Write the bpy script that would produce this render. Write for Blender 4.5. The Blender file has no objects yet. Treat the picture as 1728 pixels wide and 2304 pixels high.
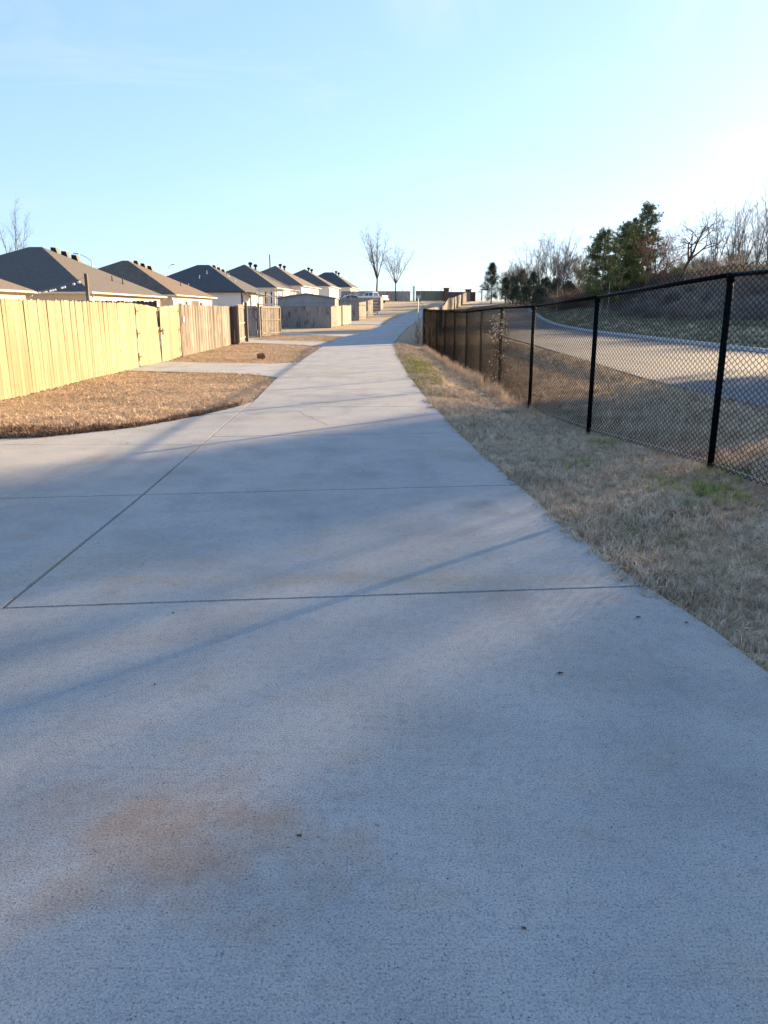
import bpy, bmesh, math, random
import numpy as np
from mathutils import Vector, Matrix
R = math.radians
S = bpy.context.scene
COL = S.collection

# ------------------------------------------------------------------ camera, light, exposure
CAM_H = 1.5
cd = bpy.data.cameras.new('camera'); cam = bpy.data.objects.new('camera', cd); COL.objects.link(cam)
cam.location = (0, 0, CAM_H); cam.rotation_euler = (R(90 - 14.65), 0, 0)
cd.sensor_fit = 'VERTICAL'; cd.sensor_height = 24.0; cd.lens = 24.0 * 1730 / 2304
cd.clip_start = 0.05; cd.clip_end = 3000
S.camera = cam
SUN_AZ, SUN_EL = 46.0, 12.2
sd = Vector((math.sin(R(SUN_AZ)) * math.cos(R(SUN_EL)), math.cos(R(SUN_AZ)) * math.cos(R(SUN_EL)), math.sin(R(SUN_EL))))
ld = bpy.data.lights.new('sun', 'SUN'); ld.energy = 5.0; ld.angle = R(0.6); ld.color = (1.0, 0.74, 0.44)
lo = bpy.data.objects.new('sun', ld); COL.objects.link(lo); lo.rotation_euler = sd.to_track_quat('Z', 'Y').to_euler()
lo.location = (40, 40, 30)
W = bpy.data.worlds.new('World'); S.world = W; W.use_nodes = True
wn = W.node_tree.nodes; wl = W.node_tree.links; wn.clear()
wo = wn.new('ShaderNodeOutputWorld'); wb = wn.new('ShaderNodeBackground')
sky = wn.new('ShaderNodeTexSky'); sky.sky_type = 'NISHITA'; sky.sun_disc = False
sky.sun_elevation = R(SUN_EL); sky.sun_rotation = R(SUN_AZ); sky.air_density = 1.0; sky.dust_density = 0.6; sky.ozone_density = 2.0
wb.inputs['Strength'].default_value = 0.075
# faint high cloud wisps
tc = wn.new('ShaderNodeTexCoord'); mp = wn.new('ShaderNodeMapping'); mp.inputs['Scale'].default_value = (1.4, 3.2, 7.0)
mp.inputs['Rotation'].default_value = (0.2, 0.5, 0.4)
nz = wn.new('ShaderNodeTexNoise'); nz.inputs['Scale'].default_value = 1.7; nz.inputs['Detail'].default_value = 9; nz.inputs['Roughness'].default_value = 0.62
nz.inputs['Distortion'].default_value = 1.2
rp = wn.new('ShaderNodeValToRGB'); rp.color_ramp.elements[0].position = 0.55; rp.color_ramp.elements[1].position = 0.85
rp.color_ramp.elements[1].color = (0.30, 0.30, 0.30, 1)
mx = wn.new('ShaderNodeMixRGB'); mx.blend_type = 'MIX'; mx.inputs[2].default_value = (3.3, 3.5, 3.6, 1)
tint = wn.new('ShaderNodeMixRGB'); tint.blend_type = 'MULTIPLY'; tint.inputs[0].default_value = 1.0; tint.inputs[2].default_value = (1.30, 1.64, 2.2, 1)
gm = wn.new('ShaderNodeGamma'); gm.inputs[1].default_value = 0.50
wl.new(tc.outputs['Generated'], mp.inputs[0]); wl.new(mp.outputs[0], nz.inputs[0]); wl.new(nz.outputs[0], rp.inputs[0])
wl.new(rp.outputs[0], mx.inputs[0]); wl.new(sky.outputs[0], gm.inputs[0]); wl.new(gm.outputs[0], tint.inputs[1]); wl.new(tint.outputs[0], mx.inputs[1])
cur = mx.outputs[0]
for cdir, r0, r1, amt, csc in (((0.425, 0.893, 0.148), 0.10, 0.01, 0.6, (3.0, 3.0, 12.0)), ((0.06, 0.93, 0.355), 0.10, 0.01, 0.28, (9.0, 3.0, 4.0)), ((0.33, 0.88, 0.34), 0.12, 0.01, 0.22, (9.0, 3.0, 4.0)), ((-0.26, 0.87, 0.40), 0.16, 0.01, 0.16, (4.0, 3.0, 14.0))):
    cv = Vector(cdir).normalized()
    sb = wn.new('ShaderNodeVectorMath'); sb.operation = 'DISTANCE'; sb.inputs[1].default_value = cv; wl.new(tc.outputs['Generated'], sb.inputs[0])
    rg_ = wn.new('ShaderNodeMapRange'); rg_.interpolation_type = 'SMOOTHSTEP'; rg_.inputs[1].default_value = r0; rg_.inputs[2].default_value = r1; rg_.inputs[4].default_value = 1.0; wl.new(sb.outputs['Value'], rg_.inputs[0])
    m2 = wn.new('ShaderNodeMapping'); m2.inputs['Scale'].default_value = csc; m2.inputs['Rotation'].default_value = (0.1, 0.35, 0.2); wl.new(tc.outputs['Generated'], m2.inputs[0])
    n2 = wn.new('ShaderNodeTexNoise'); n2.inputs['Scale'].default_value = 1.6; n2.inputs['Detail'].default_value = 8; n2.inputs['Distortion'].default_value = 0.8; wl.new(m2.outputs[0], n2.inputs[0])
    r2 = wn.new('ShaderNodeMapRange'); r2.inputs[1].default_value = 0.40; r2.inputs[2].default_value = 0.68; r2.inputs[4].default_value = amt; wl.new(n2.outputs[0], r2.inputs[0])
    mu = wn.new('ShaderNodeMath'); mu.operation = 'MULTIPLY'; wl.new(rg_.outputs[0], mu.inputs[0]); wl.new(r2.outputs[0], mu.inputs[1])
    mm = wn.new('ShaderNodeMixRGB'); mm.inputs[2].default_value = (4.2, 4.2, 4.2, 1); wl.new(mu.outputs[0], mm.inputs[0]); wl.new(cur, mm.inputs[1]); cur = mm.outputs[0]
wl.new(cur, wb.inputs[0]); wl.new(wb.outputs[0], wo.inputs[0])
S.view_settings.view_transform = 'Standard'; S.view_settings.look = 'None'; S.view_settings.gamma = 1
S.view_settings.use_curve_mapping = False; S.view_settings.exposure = 1.95
S.render.engine = 'CYCLES'
try:
    S.cycles.use_denoising = True; S.cycles.max_bounces = 6; S.cycles.diffuse_bounces = 3; S.cycles.glossy_bounces = 2
    S.cycles.transmission_bounces = 2; S.cycles.transparent_max_bounces = 4; S.cycles.sample_clamp_indirect = 4
except Exception:
    pass

# ------------------------------------------------------------------ materials
MATS = {}
def mat(name, c, rough=0.85, var=(), bump=None, rand=0.0, metal=0.0, spec=0.3, grain=None):
    """c: base colour; var: list of (scale, colour, lo, hi[, stretch]) world-space patches; rand: value jitter per object"""
    if name in MATS: return MATS[name]
    m = bpy.data.materials.new(name); m.use_nodes = True; MATS[name] = m
    n = m.node_tree.nodes; l = m.node_tree.links; b = n['Principled BSDF']
    b.inputs['Roughness'].default_value = rough; b.inputs['Metallic'].default_value = metal
    b.inputs['Specular IOR Level'].default_value = spec
    geo = n.new('ShaderNodeNewGeometry')
    rgb = n.new('ShaderNodeRGB'); rgb.outputs[0].default_value = (*c, 1); cur = rgb.outputs[0]
    oi = n.new('ShaderNodeObjectInfo')
    for v in var:
        sc, col, lo_, hi = v[:4]
        t = n.new('ShaderNodeTexNoise'); t.inputs['Scale'].default_value = sc; t.inputs['Detail'].default_value = 5
        mpn = n.new('ShaderNodeMapping'); mpn.inputs['Scale'].default_value = v[4] if len(v) > 4 else (1, 1, 1)
        l.new(geo.outputs['Position'], mpn.inputs[0]); l.new(mpn.outputs[0], t.inputs[0])
        r = n.new('ShaderNodeMapRange'); r.inputs[1].default_value = lo_; r.inputs[2].default_value = hi
        l.new(t.outputs[0], r.inputs[0])
        mm = n.new('ShaderNodeMixRGB'); mm.inputs[2].default_value = (*col, 1)
        l.new(r.outputs[0], mm.inputs[0]); l.new(cur, mm.inputs[1]); cur = mm.outputs[0]
    if rand:
        hs = n.new('ShaderNodeHueSaturation'); r = n.new('ShaderNodeMapRange')
        r.inputs[3].default_value = 1 - rand; r.inputs[4].default_value = 1 + rand
        l.new(oi.outputs['Random'], r.inputs[0]); l.new(r.outputs[0], hs.inputs['Value']); l.new(cur, hs.inputs['Color']); cur = hs.outputs[0]
    l.new(cur, b.inputs['Base Color'])
    if bump:
        t = n.new('ShaderNodeTexNoise'); t.inputs['Scale'].default_value = bump[0]; t.inputs['Detail'].default_value = 6
        mpn = n.new('ShaderNodeMapping'); mpn.inputs['Scale'].default_value = bump[3] if len(bump) > 3 else (1, 1, 1)
        l.new(geo.outputs['Position'], mpn.inputs[0]); l.new(mpn.outputs[0], t.inputs[0])
        bp = n.new('ShaderNodeBump'); bp.inputs['Strength'].default_value = bump[1]; bp.inputs['Distance'].default_value = bump[2]
        l.new(t.outputs[0], bp.inputs['Height']); l.new(bp.outputs[0], b.inputs['Normal'])
    return m

def concrete_mat():
    m = mat('concrete', (0.455, 0.435, 0.405), 0.9,
            var=[(0.35, (0.45, 0.385, 0.30), 0.50, 0.72), (0.22, (0.35, 0.355, 0.36), 0.52, 0.75), (2.2, (0.36, 0.355, 0.345), 0.42, 0.75),
                 (9, (0.44, 0.435, 0.42), 0.5, 0.75), (24, (0.33, 0.325, 0.32), 0.50, 0.78), (140, (0.20, 0.20, 0.195), 0.48, 0.70), (210, (0.66, 0.65, 0.62), 0.57, 0.70)], spec=0.25)
    n = m.node_tree.nodes; l = m.node_tree.links; b = n['Principled BSDF']
    geo = n.new('ShaderNodeNewGeometry')
    # tiny open pits and pale aggregate grains
    src = b.inputs['Base Color'].links[0].from_socket
    for sc, thr, col in ((75, 0.13, (0.08, 0.075, 0.07)), (34, 0.055, (0.06, 0.055, 0.05)), (40, 0.05, (0.80, 0.78, 0.74))):
        v = n.new('ShaderNodeTexVoronoi'); v.inputs['Scale'].default_value = sc; l.new(geo.outputs['Position'], v.inputs['Vector'])
        big = n.new('ShaderNodeTexNoise'); big.inputs['Scale'].default_value = sc * 0.31; l.new(geo.outputs['Position'], big.inputs['Vector'])
        gt = n.new('ShaderNodeMapRange'); gt.inputs[1].default_value = 0.55; gt.inputs[2].default_value = 0.66; l.new(big.outputs[0], gt.inputs[0])
        lt = n.new('ShaderNodeMapRange'); lt.inputs[1].default_value = thr * 1.9; lt.inputs[2].default_value = thr; l.new(v.outputs['Distance'], lt.inputs[0])
        mu = n.new('ShaderNodeMath'); mu.operation = 'MULTIPLY'; l.new(gt.outputs[0], mu.inputs[0]); l.new(lt.outputs[0], mu.inputs[1])
        mm = n.new('ShaderNodeMixRGB'); mm.inputs[2].default_value = (*col, 1); l.new(mu.outputs[0], mm.inputs[0]); l.new(src, mm.inputs[1]); src = mm.outputs[0]
    # a rusty clay stain with a shape of its own near the walker's feet
    def stain(cx, cy, rx, ry, col, amt, src):
        sp = n.new('ShaderNodeVectorMath'); sp.operation = 'SUBTRACT'; sp.inputs[1].default_value = (cx, cy, 0); l.new(geo.outputs['Position'], sp.inputs[0])
        dv = n.new('ShaderNodeVectorMath'); dv.operation = 'DIVIDE'; dv.inputs[1].default_value = (rx, ry, 1000); l.new(sp.outputs[0], dv.inputs[0])
        ln = n.new('ShaderNodeVectorMath'); ln.operation = 'LENGTH'; l.new(dv.outputs[0], ln.inputs[0])
        t = n.new('ShaderNodeTexNoise'); t.inputs['Scale'].default_value = 4.5; t.inputs['Detail'].default_value = 7; l.new(geo.outputs['Position'], t.inputs[0])
        ad = n.new('ShaderNodeMath'); ad.operation = 'MULTIPLY_ADD'; ad.inputs[1].default_value = 2.2; l.new(t.outputs[0], ad.inputs[0]); l.new(ln.outputs['Value'], ad.inputs[2])
        r = n.new('ShaderNodeMapRange'); r.inputs[1].default_value = 2.25; r.inputs[2].default_value = 1.2; r.inputs[4].default_value = amt; l.new(ad.outputs[0], r.inputs[0])
        mm = n.new('ShaderNodeMixRGB'); mm.blend_type = 'MULTIPLY'; mm.inputs[2].default_value = (*col, 1); l.new(r.outputs[0], mm.inputs[0]); l.new(src, mm.inputs[1]); return mm.outputs[0]
    src = stain(-0.60, 1.95, 0.50, 0.34, (0.96, 0.72, 0.57), 0.9, src)
    src = stain(-1.35, 1.55, 0.5, 0.25, (1.0, 0.82, 0.66), 0.4, src)
    src = stain(-0.2, 1.15, 0.8, 0.10, (0.95, 0.72, 0.60), 0.8, src)
    src = stain(-1.7, 4.5, 0.8, 0.5, (1.0, 0.88, 0.74), 0.5, src)
    src = stain(0.0, 4.2, 2.6, 0.13, (1.0, 0.88, 0.72), 0.55, src)
    src = stain(0.75, 5.9, 0.25, 0.35, (0.7, 0.7, 0.7), 0.8, src)
    l.new(src, b.inputs['Base Color'])
    def lines(scale3, sc, lo_, hi, amt, col, src):
        mp_ = n.new('ShaderNodeMapping'); mp_.inputs['Scale'].default_value = scale3; mp_.inputs['Rotation'].default_value = (0, 0, R(-5)); l.new(geo.outputs['Position'], mp_.inputs[0])
        t = n.new('ShaderNodeTexNoise'); t.inputs['Scale'].default_value = sc; t.inputs['Detail'].default_value = 5; l.new(mp_.outputs[0], t.inputs[0])
        r = n.new('ShaderNodeMapRange'); r.inputs[1].default_value = lo_; r.inputs[2].default_value = hi; r.inputs[4].default_value = amt; l.new(t.outputs[0], r.inputs[0])
        mm = n.new('ShaderNodeMixRGB'); mm.blend_type = 'MULTIPLY'; mm.inputs[2].default_value = (*col, 1); l.new(r.outputs[0], mm.inputs[0]); l.new(src, mm.inputs[1]); return mm.outputs[0]
    src = lines((1.2, 60, 1), 2.2, .50, .72, .30, (.68, .70, .72), src)      # broom strokes across the path
    src = lines((2.2, .35, 1), 1.3, .55, .75, .5, (.70, .71, .73), src)      # faint tyre and drag marks along it
    src = lines((1, 1, 1), 1.1, .46, .66, .55, (.72, .735, .75), src)        # blotches of curing and damp
    src = lines((1, 1, 1), 3.3, .55, .70, .4, (1.0, .84, .68), src)
    l.new(src, b.inputs['Base Color'])
    t = n.new('ShaderNodeTexNoise'); t.inputs['Scale'].default_value = 130; t.inputs['Detail'].default_value = 4; t.inputs['Roughness'].default_value = 0.7; l.new(geo.outputs['Position'], t.inputs[0])
    bp = n.new('ShaderNodeBump'); bp.inputs['Strength'].default_value = 0.6; bp.inputs['Distance'].default_value = 0.005
    l.new(t.outputs[0], bp.inputs['Height']); l.new(bp.outputs[0], b.inputs['Normal'])
    return m
CONC = concrete_mat()
GROUND = mat('dormant_turf', (0.46, 0.34, 0.21), 0.95, var=[(0.5, (0.36, 0.26, 0.155), 0.42, 0.7), (6, (0.54, 0.41, 0.26), 0.5, 0.75), (40, (0.16, 0.11, 0.06), 0.5, 0.75)], bump=(30, 0.8, 0.03))
GRASS = mat('straw_grass', (0.64, 0.475, 0.315), 0.85, var=[(0.45, (0.48, 0.36, 0.235), 0.45, 0.7), (3.5, (0.68, 0.56, 0.41), 0.5, 0.75)], rand=0.22)
GRASS_V = mat('verge_grass', (0.568, 0.464, 0.344), 0.85, var=[(0.8, (0.447, 0.344, 0.241), 0.42, 0.66), (1.1, (0.258, 0.284, 0.129), 0.58, 0.68), (5, (0.654, 0.559, 0.430), 0.52, 0.75), (14, (0.292, 0.206, 0.146), 0.58, 0.72)], rand=0.42)
GRASS_G = mat('green_grass', (0.26, 0.30, 0.07), 0.8, var=[(2.5, (0.42, 0.34, 0.14), 0.48, 0.60)], rand=0.3)
WEED = mat('tall_dry_weed', (0.54, 0.42, 0.30), 0.85, rand=0.3)
DIRT = mat('dirt', (0.16, 0.10, 0.065), 0.95, bump=(20, 1, 0.03))
NEWWOOD = mat('new_pine_board', (0.275, 0.24, 0.13), 0.75, var=[(3, (0.34, 0.305, 0.185), 0.4, 0.7, (14, 14, 1)), (4, (0.17, 0.13, 0.062), 0.52, 0.70, (34, 34, 0.7)), (11, (0.11, 0.065, 0.03), 0.65, 0.74, (1.2, 1.2, 1)), (.5, (0.24, 0.195, 0.10), .45, .65)], rand=0.22, bump=(20, 0.5, 0.006, (10, 10, 0.5)))
OLDWOOD = mat('weathered_board', (0.185, 0.152, 0.125), 0.88, var=[(3, (0.125, 0.095, 0.075), 0.4, 0.62, (12, 12, 0.6)), (5, (0.06, 0.046, 0.038), 0.54, 0.68, (30, 30, 0.5)), (1.3, (0.25, 0.22, 0.185), 0.5, 0.7)], rand=0.34, bump=(20, 0.7, 0.008, (10, 10, 0.4)))
GREYWOOD = mat('grey_board', (0.34, 0.30, 0.26), 0.9, var=[(3, (0.24, 0.21, 0.19), 0.4, 0.65, (8, 8, 0.5)), (2.2, (0.13, 0.10, 0.09), 0.53, 0.68, (2.2, 2.2, 0.6)), (5, (0.16, 0.13, 0.11), 0.58, 0.72, (20, 20, 0.5))], rand=0.15)
PALEWOOD = mat('pale_board', (0.25, 0.225, 0.19), 0.85, var=[(3, (0.18, 0.155, 0.13), 0.45, 0.65, (10, 10, 0.6)), (1.2, (0.11, 0.09, 0.075), 0.58, 0.7)], rand=0.25)
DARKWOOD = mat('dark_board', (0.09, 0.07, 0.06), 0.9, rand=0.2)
BLACKV = mat('black_vinyl', (0.004, 0.005, 0.007), 0.3, spec=0.015)
BLACKM = mat('black_steel', (0.004, 0.005, 0.007), 0.45, spec=0.04, bump=(60, 0.3, 0.003))
GALV = mat('galvanised_steel', (0.45, 0.46, 0.48), 0.4, metal=0.8)
RUST = mat('rusty_iron', (0.10, 0.05, 0.03), 0.7)
SH_A = mat('shingle_brown', (0.112, 0.096, 0.083), 0.95, var=[(2.5, (0.096, 0.084, 0.076), 0.42, 0.6, (1, 1, 6)), (9, (0.184, 0.156, 0.132), 0.5, 0.7, (1, 1, 5))], bump=(6, 0.6, 0.03, (1, 1, 6)))
SH_B = mat('shingle_tan', (0.146, 0.119, 0.095), 0.95, var=[(2.5, (0.120, 0.100, 0.084), 0.42, 0.6, (1, 1, 6)), (9, (0.216, 0.176, 0.140), 0.5, 0.7, (1, 1, 5))], bump=(6, 0.6, 0.03, (1, 1, 6)))
SH_BR = mat('shingle_russet', (0.160, 0.116, 0.084), 0.95, var=[(2, (0.104, 0.076, 0.056), 0.42, 0.62, (1, 1, 6)), (7, (0.200, 0.152, 0.112), 0.5, 0.7, (1, 1, 5))], bump=(6, 0.8, 0.04, (1, 1, 6)))
SH_C = mat('shingle_charcoal', (0.085, 0.08, 0.08), 0.95, var=[(4, (0.05, 0.05, 0.055), 0.4, 0.7, (1, 1, 4)), (9, (0.12, 0.11, 0.105), 0.5, 0.7, (1, 1, 5))], bump=(6, 0.6, 0.03, (1, 1, 6)))
CREAM = mat('cream_siding', (0.612, 0.544, 0.425), 0.8, var=[(2, (0.561, 0.493, 0.383), 0.4, 0.7)], bump=(5, 0.5, 0.02, (0.2, 0.2, 6)))
WHITE = mat('white_siding', (0.684, 0.666, 0.630), 0.8, var=[(2, (0.630, 0.612, 0.576), 0.4, 0.7)], bump=(5, 0.5, 0.02, (0.2, 0.2, 6)))
TAUPE = mat('taupe_siding', (0.493, 0.433, 0.374), 0.8, bump=(5, 0.5, 0.02, (0.2, 0.2, 6)))
TRIM = mat('trim_paint', (0.629, 0.586, 0.510), 0.6, var=[(3, (0.578, 0.527, 0.442), 0.4, 0.7)])
DTRIM = mat('dark_trim', (0.05, 0.045, 0.045), 0.6)
GLASS = mat('window_glass', (0.05, 0.06, 0.07), 0.08, spec=0.8)
OPENSHADE = mat('opening_shade', (0.10, 0.075, 0.06), 0.9)  # dark colour that paints the shade inside openings
GDOOR = mat('garage_door', (0.50, 0.44, 0.37), 0.7)
BLACKP = mat('black_plastic', (0.02, 0.02, 0.022), 0.5)
SHEDM = mat('shed_siding', (0.36, 0.355, 0.34), 0.8, var=[(2, (0.30, 0.30, 0.29), 0.4, 0.7)])
CARW = mat('white_car_paint', (0.74, 0.76, 0.78), 0.25, spec=0.6)
TYRE = mat('tyre_rubber', (0.02, 0.02, 0.02), 0.9)
RED = mat('red_lens', (0.4, 0.01, 0.01), 0.3)
BARK = mat('grey_bark', (0.12, 0.105, 0.09), 0.9, var=[(6, (0.08, 0.068, 0.058), 0.4, 0.7)])
BARKP = mat('pale_bark', (0.33, 0.28, 0.22), 0.9, var=[(6, (0.22, 0.18, 0.14), 0.4, 0.7)])
TWIG = mat('winter_twig', (0.125, 0.105, 0.092), 0.9, rand=0.25)
TWIGR = mat('reddish_twig', (0.24, 0.115, 0.075), 0.9, rand=0.25)
BRAM = mat('bramble_stem', (0.216, 0.176, 0.169), 0.9, var=[(.25, (0.338, 0.270, 0.203), .5, .66), (.6, (0.101, 0.101, 0.081), .5, .7)], rand=0.4)
BRAMT = mat('tan_brush', (0.30, 0.215, 0.12), 0.9, rand=0.3)
NEEDLE = mat('pine_needle', (0.12, 0.155, 0.05), 0.75, var=[(0.9, (0.27, 0.25, 0.08), 0.45, 0.62), (3, (0.045, 0.07, 0.03), 0.5, 0.7)])
CEDAR = mat('cedar_scale', (0.05, 0.068, 0.035), 0.85, var=[(1.2, (0.055, 0.06, 0.03), 0.45, 0.65)])
YSHRUB = mat('yellow_shrub', (0.36, 0.33, 0.08), 0.85, var=[(3, (0.24, 0.24, 0.07), 0.4, 0.7)])
OLEAF = mat('oak_leaf', (0.24, 0.10, 0.05), 0.85, rand=0.2)
HILLM = mat('hillside_soil', (0.196, 0.161, 0.127), 0.95, var=[(0.3, (0.299, 0.247, 0.167), 0.45, 0.7), (4, (0.092, 0.069, 0.057), 0.5, 0.7)], bump=(6, 1.0, 0.15))
BULB = mat('bulb_glass', (0.85, 0.85, 0.82), 0.1, spec=0.9)
LEAF = mat('dead_leaf', (0.06, 0.035, 0.02), 0.8)
BRICKD = mat('dark_brick', (0.13, 0.075, 0.06), 0.9)
BLUEP = mat('blue_plastic', (0.03, 0.06, 0.16), 0.5)

# ------------------------------------------------------------------ terrain
PR = [(1.70, -4.), (1.68, 1.), (1.66, 3.0), (1.58, 3.48), (1.44, 4.1), (1.29, 5.44), (1.18, 6.72), (1.07, 7.94), (0.95, 9.57), (0.84, 11.87), (0.76, 13.5), (0.68, 15.9), (0.6, 18.6), (0.53, 22.4), (0.46, 27.), (0.44, 32.92), (0.52, 38.), (1.0, 50.7), (2.06, 69.0), (3.3, 81.9), (4.45, 91), (5.7, 99.5), (8.6, 115), (14., 140), (20, 158)]
PL = [(-1.9, -4), (-1.96, 1), (-1.99, 3.77), (-2.03, 6.34), (-2.22, 11.92), (-2.24, 13.28), (-2.34, 15.26), (-2.48, 17.82), (-2.58, 22.86), (-2.62, 26.), (-2.69, 34.34), (-2.71, 39.83), (-2.32, 48.9), (-1.8, 55.), (-0.5, 73.), (0.61, 83.47), (2.0, 91.), (3.34, 99.35), (5.6, 115), (11, 140), (17, 160)]
GX = [-60, 60, 68, 78, 84, 92, 103, 112, 125, 152, 162, 180, 200, 400, 1500]
GZ = [0, 0, .1, .3, .6, .95, 1.35, 1.55, 2.1, 3.2, 3.45, 3.85, 4.05, 3.6, -6]
def sstep(a, b, x):
    t = np.clip((np.asarray(x, float) - a) / (b - a), 0, 1); return t * t * (3 - 2 * t)
FX = [(3.72, 0.95), (3.38, 3.98), (3.04, 7.04), (2.71, 10.13), (2.50, 13.25), (2.44, 16.4), (2.40, 19.45), (2.36, 22.5), (2.29, 25.55), (2.21, 28.6), (2.12, 31.65), (2.02, 34.7), (1.92, 37.8)]
ROADR = ([-60, 30, 42, 70, 88, 110, 146, 200], [14.2, 14.6, 15.1, 16.2, 17.5, 20.5, 26, 34])
ROADL = ([-60, 12.5, 17.5, 24, 36.5, 60, 104, 146, 200], [6.4, 6.2, 6.0, 6.3, 6.9, 7.6, 10.0, 17.5, 26])
def hgt(x, y):
    x = np.asarray(x, float); y = np.asarray(y, float)
    z = np.interp(y, GX, GZ)
    # verge swell by the chain link fence
    v = np.interp(y, [-5, 4, 7, 10.1, 13.4, 17.5, 22, 30, 40, 52], [.08, .09, .09, -.05, -.15, -.16, -.24, -.26, -.18, 0.0])
    pe = np.interp(y, [p[1] for p in PR], [p[0] for p in PR])
    z = z + v * sstep(.25, 1.35, x - pe) * (1 - sstep(5.0, 6.0, x))
    xr = np.interp(y, *ROADR)
    u = x - xr
    amp = np.interp(y, [-60, 80, 110, 140, 200], [1, 1, .75, .5, .3])
    z = z + amp * (0.75 * sstep(0.3, 5, u) + 3.1 * sstep(5, 13, u) + 1.2 * sstep(13, 40, u))
    z = z + 0.22 * np.sin(x * .55 + y * .31) * np.sin(y * .43 + 1) * sstep(6, 12, u)
    z = z + 3.0 * sstep(60, 160, u)
    # fields fall gently away far to the left
    z = z - 2.0 * sstep(45, 120, -x)
    return z
def H(x, y): return float(hgt(x, y))

# ------------------------------------------------------------------ object helpers
def link(o): COL.objects.link(o); return o
def mesh_obj(name, verts, faces, m, parent=None, smooth=False):
    me = bpy.data.meshes.new(name); me.from_pydata([tuple(v) for v in verts], [], faces); me.update()
    if smooth: me.polygons.foreach_set('use_smooth', [True] * len(me.polygons))
    me.materials.append(m)
    o = link(bpy.data.objects.new(name, me)); o.parent = parent; return o
def np_mesh(name, V, F, m, smooth=False):
    """fast: V (n,3), F (k,3|4)"""
    me = bpy.data.meshes.new(name); V = np.asarray(V, np.float32); F = np.asarray(F, np.int32)
    me.vertices.add(len(V)); me.vertices.foreach_set('co', V.ravel())
    k = F.shape[1]; me.loops.add(F.size); me.loops.foreach_set('vertex_index', F.ravel())
    me.polygons.add(len(F)); me.polygons.foreach_set('loop_start', np.arange(0, F.size, k, dtype=np.int32))
    me.polygons.foreach_set('loop_total', np.full(len(F), k, np.int32))
    if smooth: me.polygons.foreach_set('use_smooth', np.ones(len(F), bool))
    me.update(calc_edges=True); me.materials.append(m); return me
class B:
    """collects shapes into one mesh"""
    def __init__(s): s.v = []; s.f = []
    def add(s, v, f):
        o = len(s.v); s.v += [tuple(p) for p in v]; s.f += [tuple(i + o for i in q) for q in f]
    def box(s, x0, x1, y0, y1, z0, z1, M=None):
        v = [(x, y, z) for z in (z0, z1) for y in (y0, y1) for x in (x0, x1)]
        if M is not None: v = [M @ Vector(p) for p in v]
        s.add(v, [(0, 2, 3, 1), (4, 5, 7, 6), (0, 1, 5, 4), (2, 6, 7, 3), (0, 4, 6, 2), (1, 3, 7, 5)])
    def tube(s, pts, r, k=8, cap=True):
        pts = [Vector(p) for p in pts]; rs = r if isinstance(r, (list, tuple)) else [r] * len(pts)
        rings = []
        for i, p in enumerate(pts):
            d = (pts[min(i + 1, len(pts) - 1)] - pts[max(i - 1, 0)]).normalized()
            a = d.cross(Vector((0, 0, 1)) if abs(d.z) < .9 else Vector((1, 0, 0))).normalized(); b = d.cross(a)
            rings.append([p + (a * math.cos(2 * math.pi * j / k) + b * math.sin(2 * math.pi * j / k)) * rs[i] for j in range(k)])
        v = [q for rg in rings for q in rg]; f = []
        for i in range(len(pts) - 1):
            for j in range(k):
                f.append((i * k + j, i * k + (j + 1) % k, (i + 1) * k + (j + 1) % k, (i + 1) * k + j))
        if cap: f += [tuple(range(k))[::-1], tuple(range((len(pts) - 1) * k, len(pts) * k))]
        s.add(v, f)
    def prism(s, poly, y0, y1, M=None):
        """poly: (x,z) outline extruded in y"""
        n = len(poly); v = [(x, y0, z) for x, z in poly] + [(x, y1, z) for x, z in poly]
        if M is not None: v = [M @ Vector(p) for p in v]
        s.add(v, [tuple(range(n)), tuple(range(2 * n - 1, n - 1, -1))] + [(i, i + n, (i + 1) % n + n, (i + 1) % n)[::-1] for i in range(n)])
    def obj(s, name, m, parent=None, smooth=False): return mesh_obj(name, s.v, s.f, m, parent, smooth)
def empty(name, loc, label, cat, group=None, rz=0):
    o = link(bpy.data.objects.new(name, None)); o.location = loc; o.rotation_euler = (0, 0, rz); o.empty_display_size = .1
    o['label'] = label; o['category'] = cat
    if group: o['group'] = group
    return o
def tag(o, label, cat, group=None):
    o['label'] = label; o['category'] = cat
    if group: o['group'] = group
    return o
def structure(o): o['kind'] = 'structure'; return o
def put(name, me, parent=None, loc=(0, 0, 0), rot=(0, 0, 0), scl=(1, 1, 1)):
    o = link(bpy.data.objects.new(name, me)); o.parent = parent; o.location = loc; o.rotation_euler = rot; o.scale = scl; return o
def rnd(seed): return random.Random(seed)

# ------------------------------------------------------------------ ground sheet
def axis(lo_, hi, dense_lo, dense_hi, fine, grow=1.16):
    a = list(np.arange(dense_lo, dense_hi + 1e-6, fine))
    s = fine; v = dense_hi
    while v < hi: s *= grow; v += s; a.append(v)
    s = fine; v = dense_lo
    while v > lo_: s *= grow; v -= s; a.insert(0, v)
    return np.array(a)
xs = axis(-500, 500, -8, 8, 0.35, 1.07); ys = axis(-60, 1400, -2, 40, 0.45, 1.05)
XX, YY = np.meshgrid(xs, ys); ZZ = hgt(XX, YY) - 0.035
V = np.stack([XX.ravel(), YY.ravel(), ZZ.ravel()], 1); nx, ny = len(xs), len(ys)
I = (np.arange(ny - 1)[:, None] * nx + np.arange(nx - 1)[None, :]).ravel()
F = np.stack([I, I + 1, I + nx + 1, I + nx], 1)
gme = np_mesh('ground', V, F, GROUND, True)
gme.materials.append(HILLM)
cx = V[F].mean(1); u = cx[:, 0] - np.interp(cx[:, 1], *ROADR)
gme.polygons.foreach_set('material_index', ((u > 5.5) & (cx[:, 1] < 230)).astype(np.int32))
structure(put('ground', gme))

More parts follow.
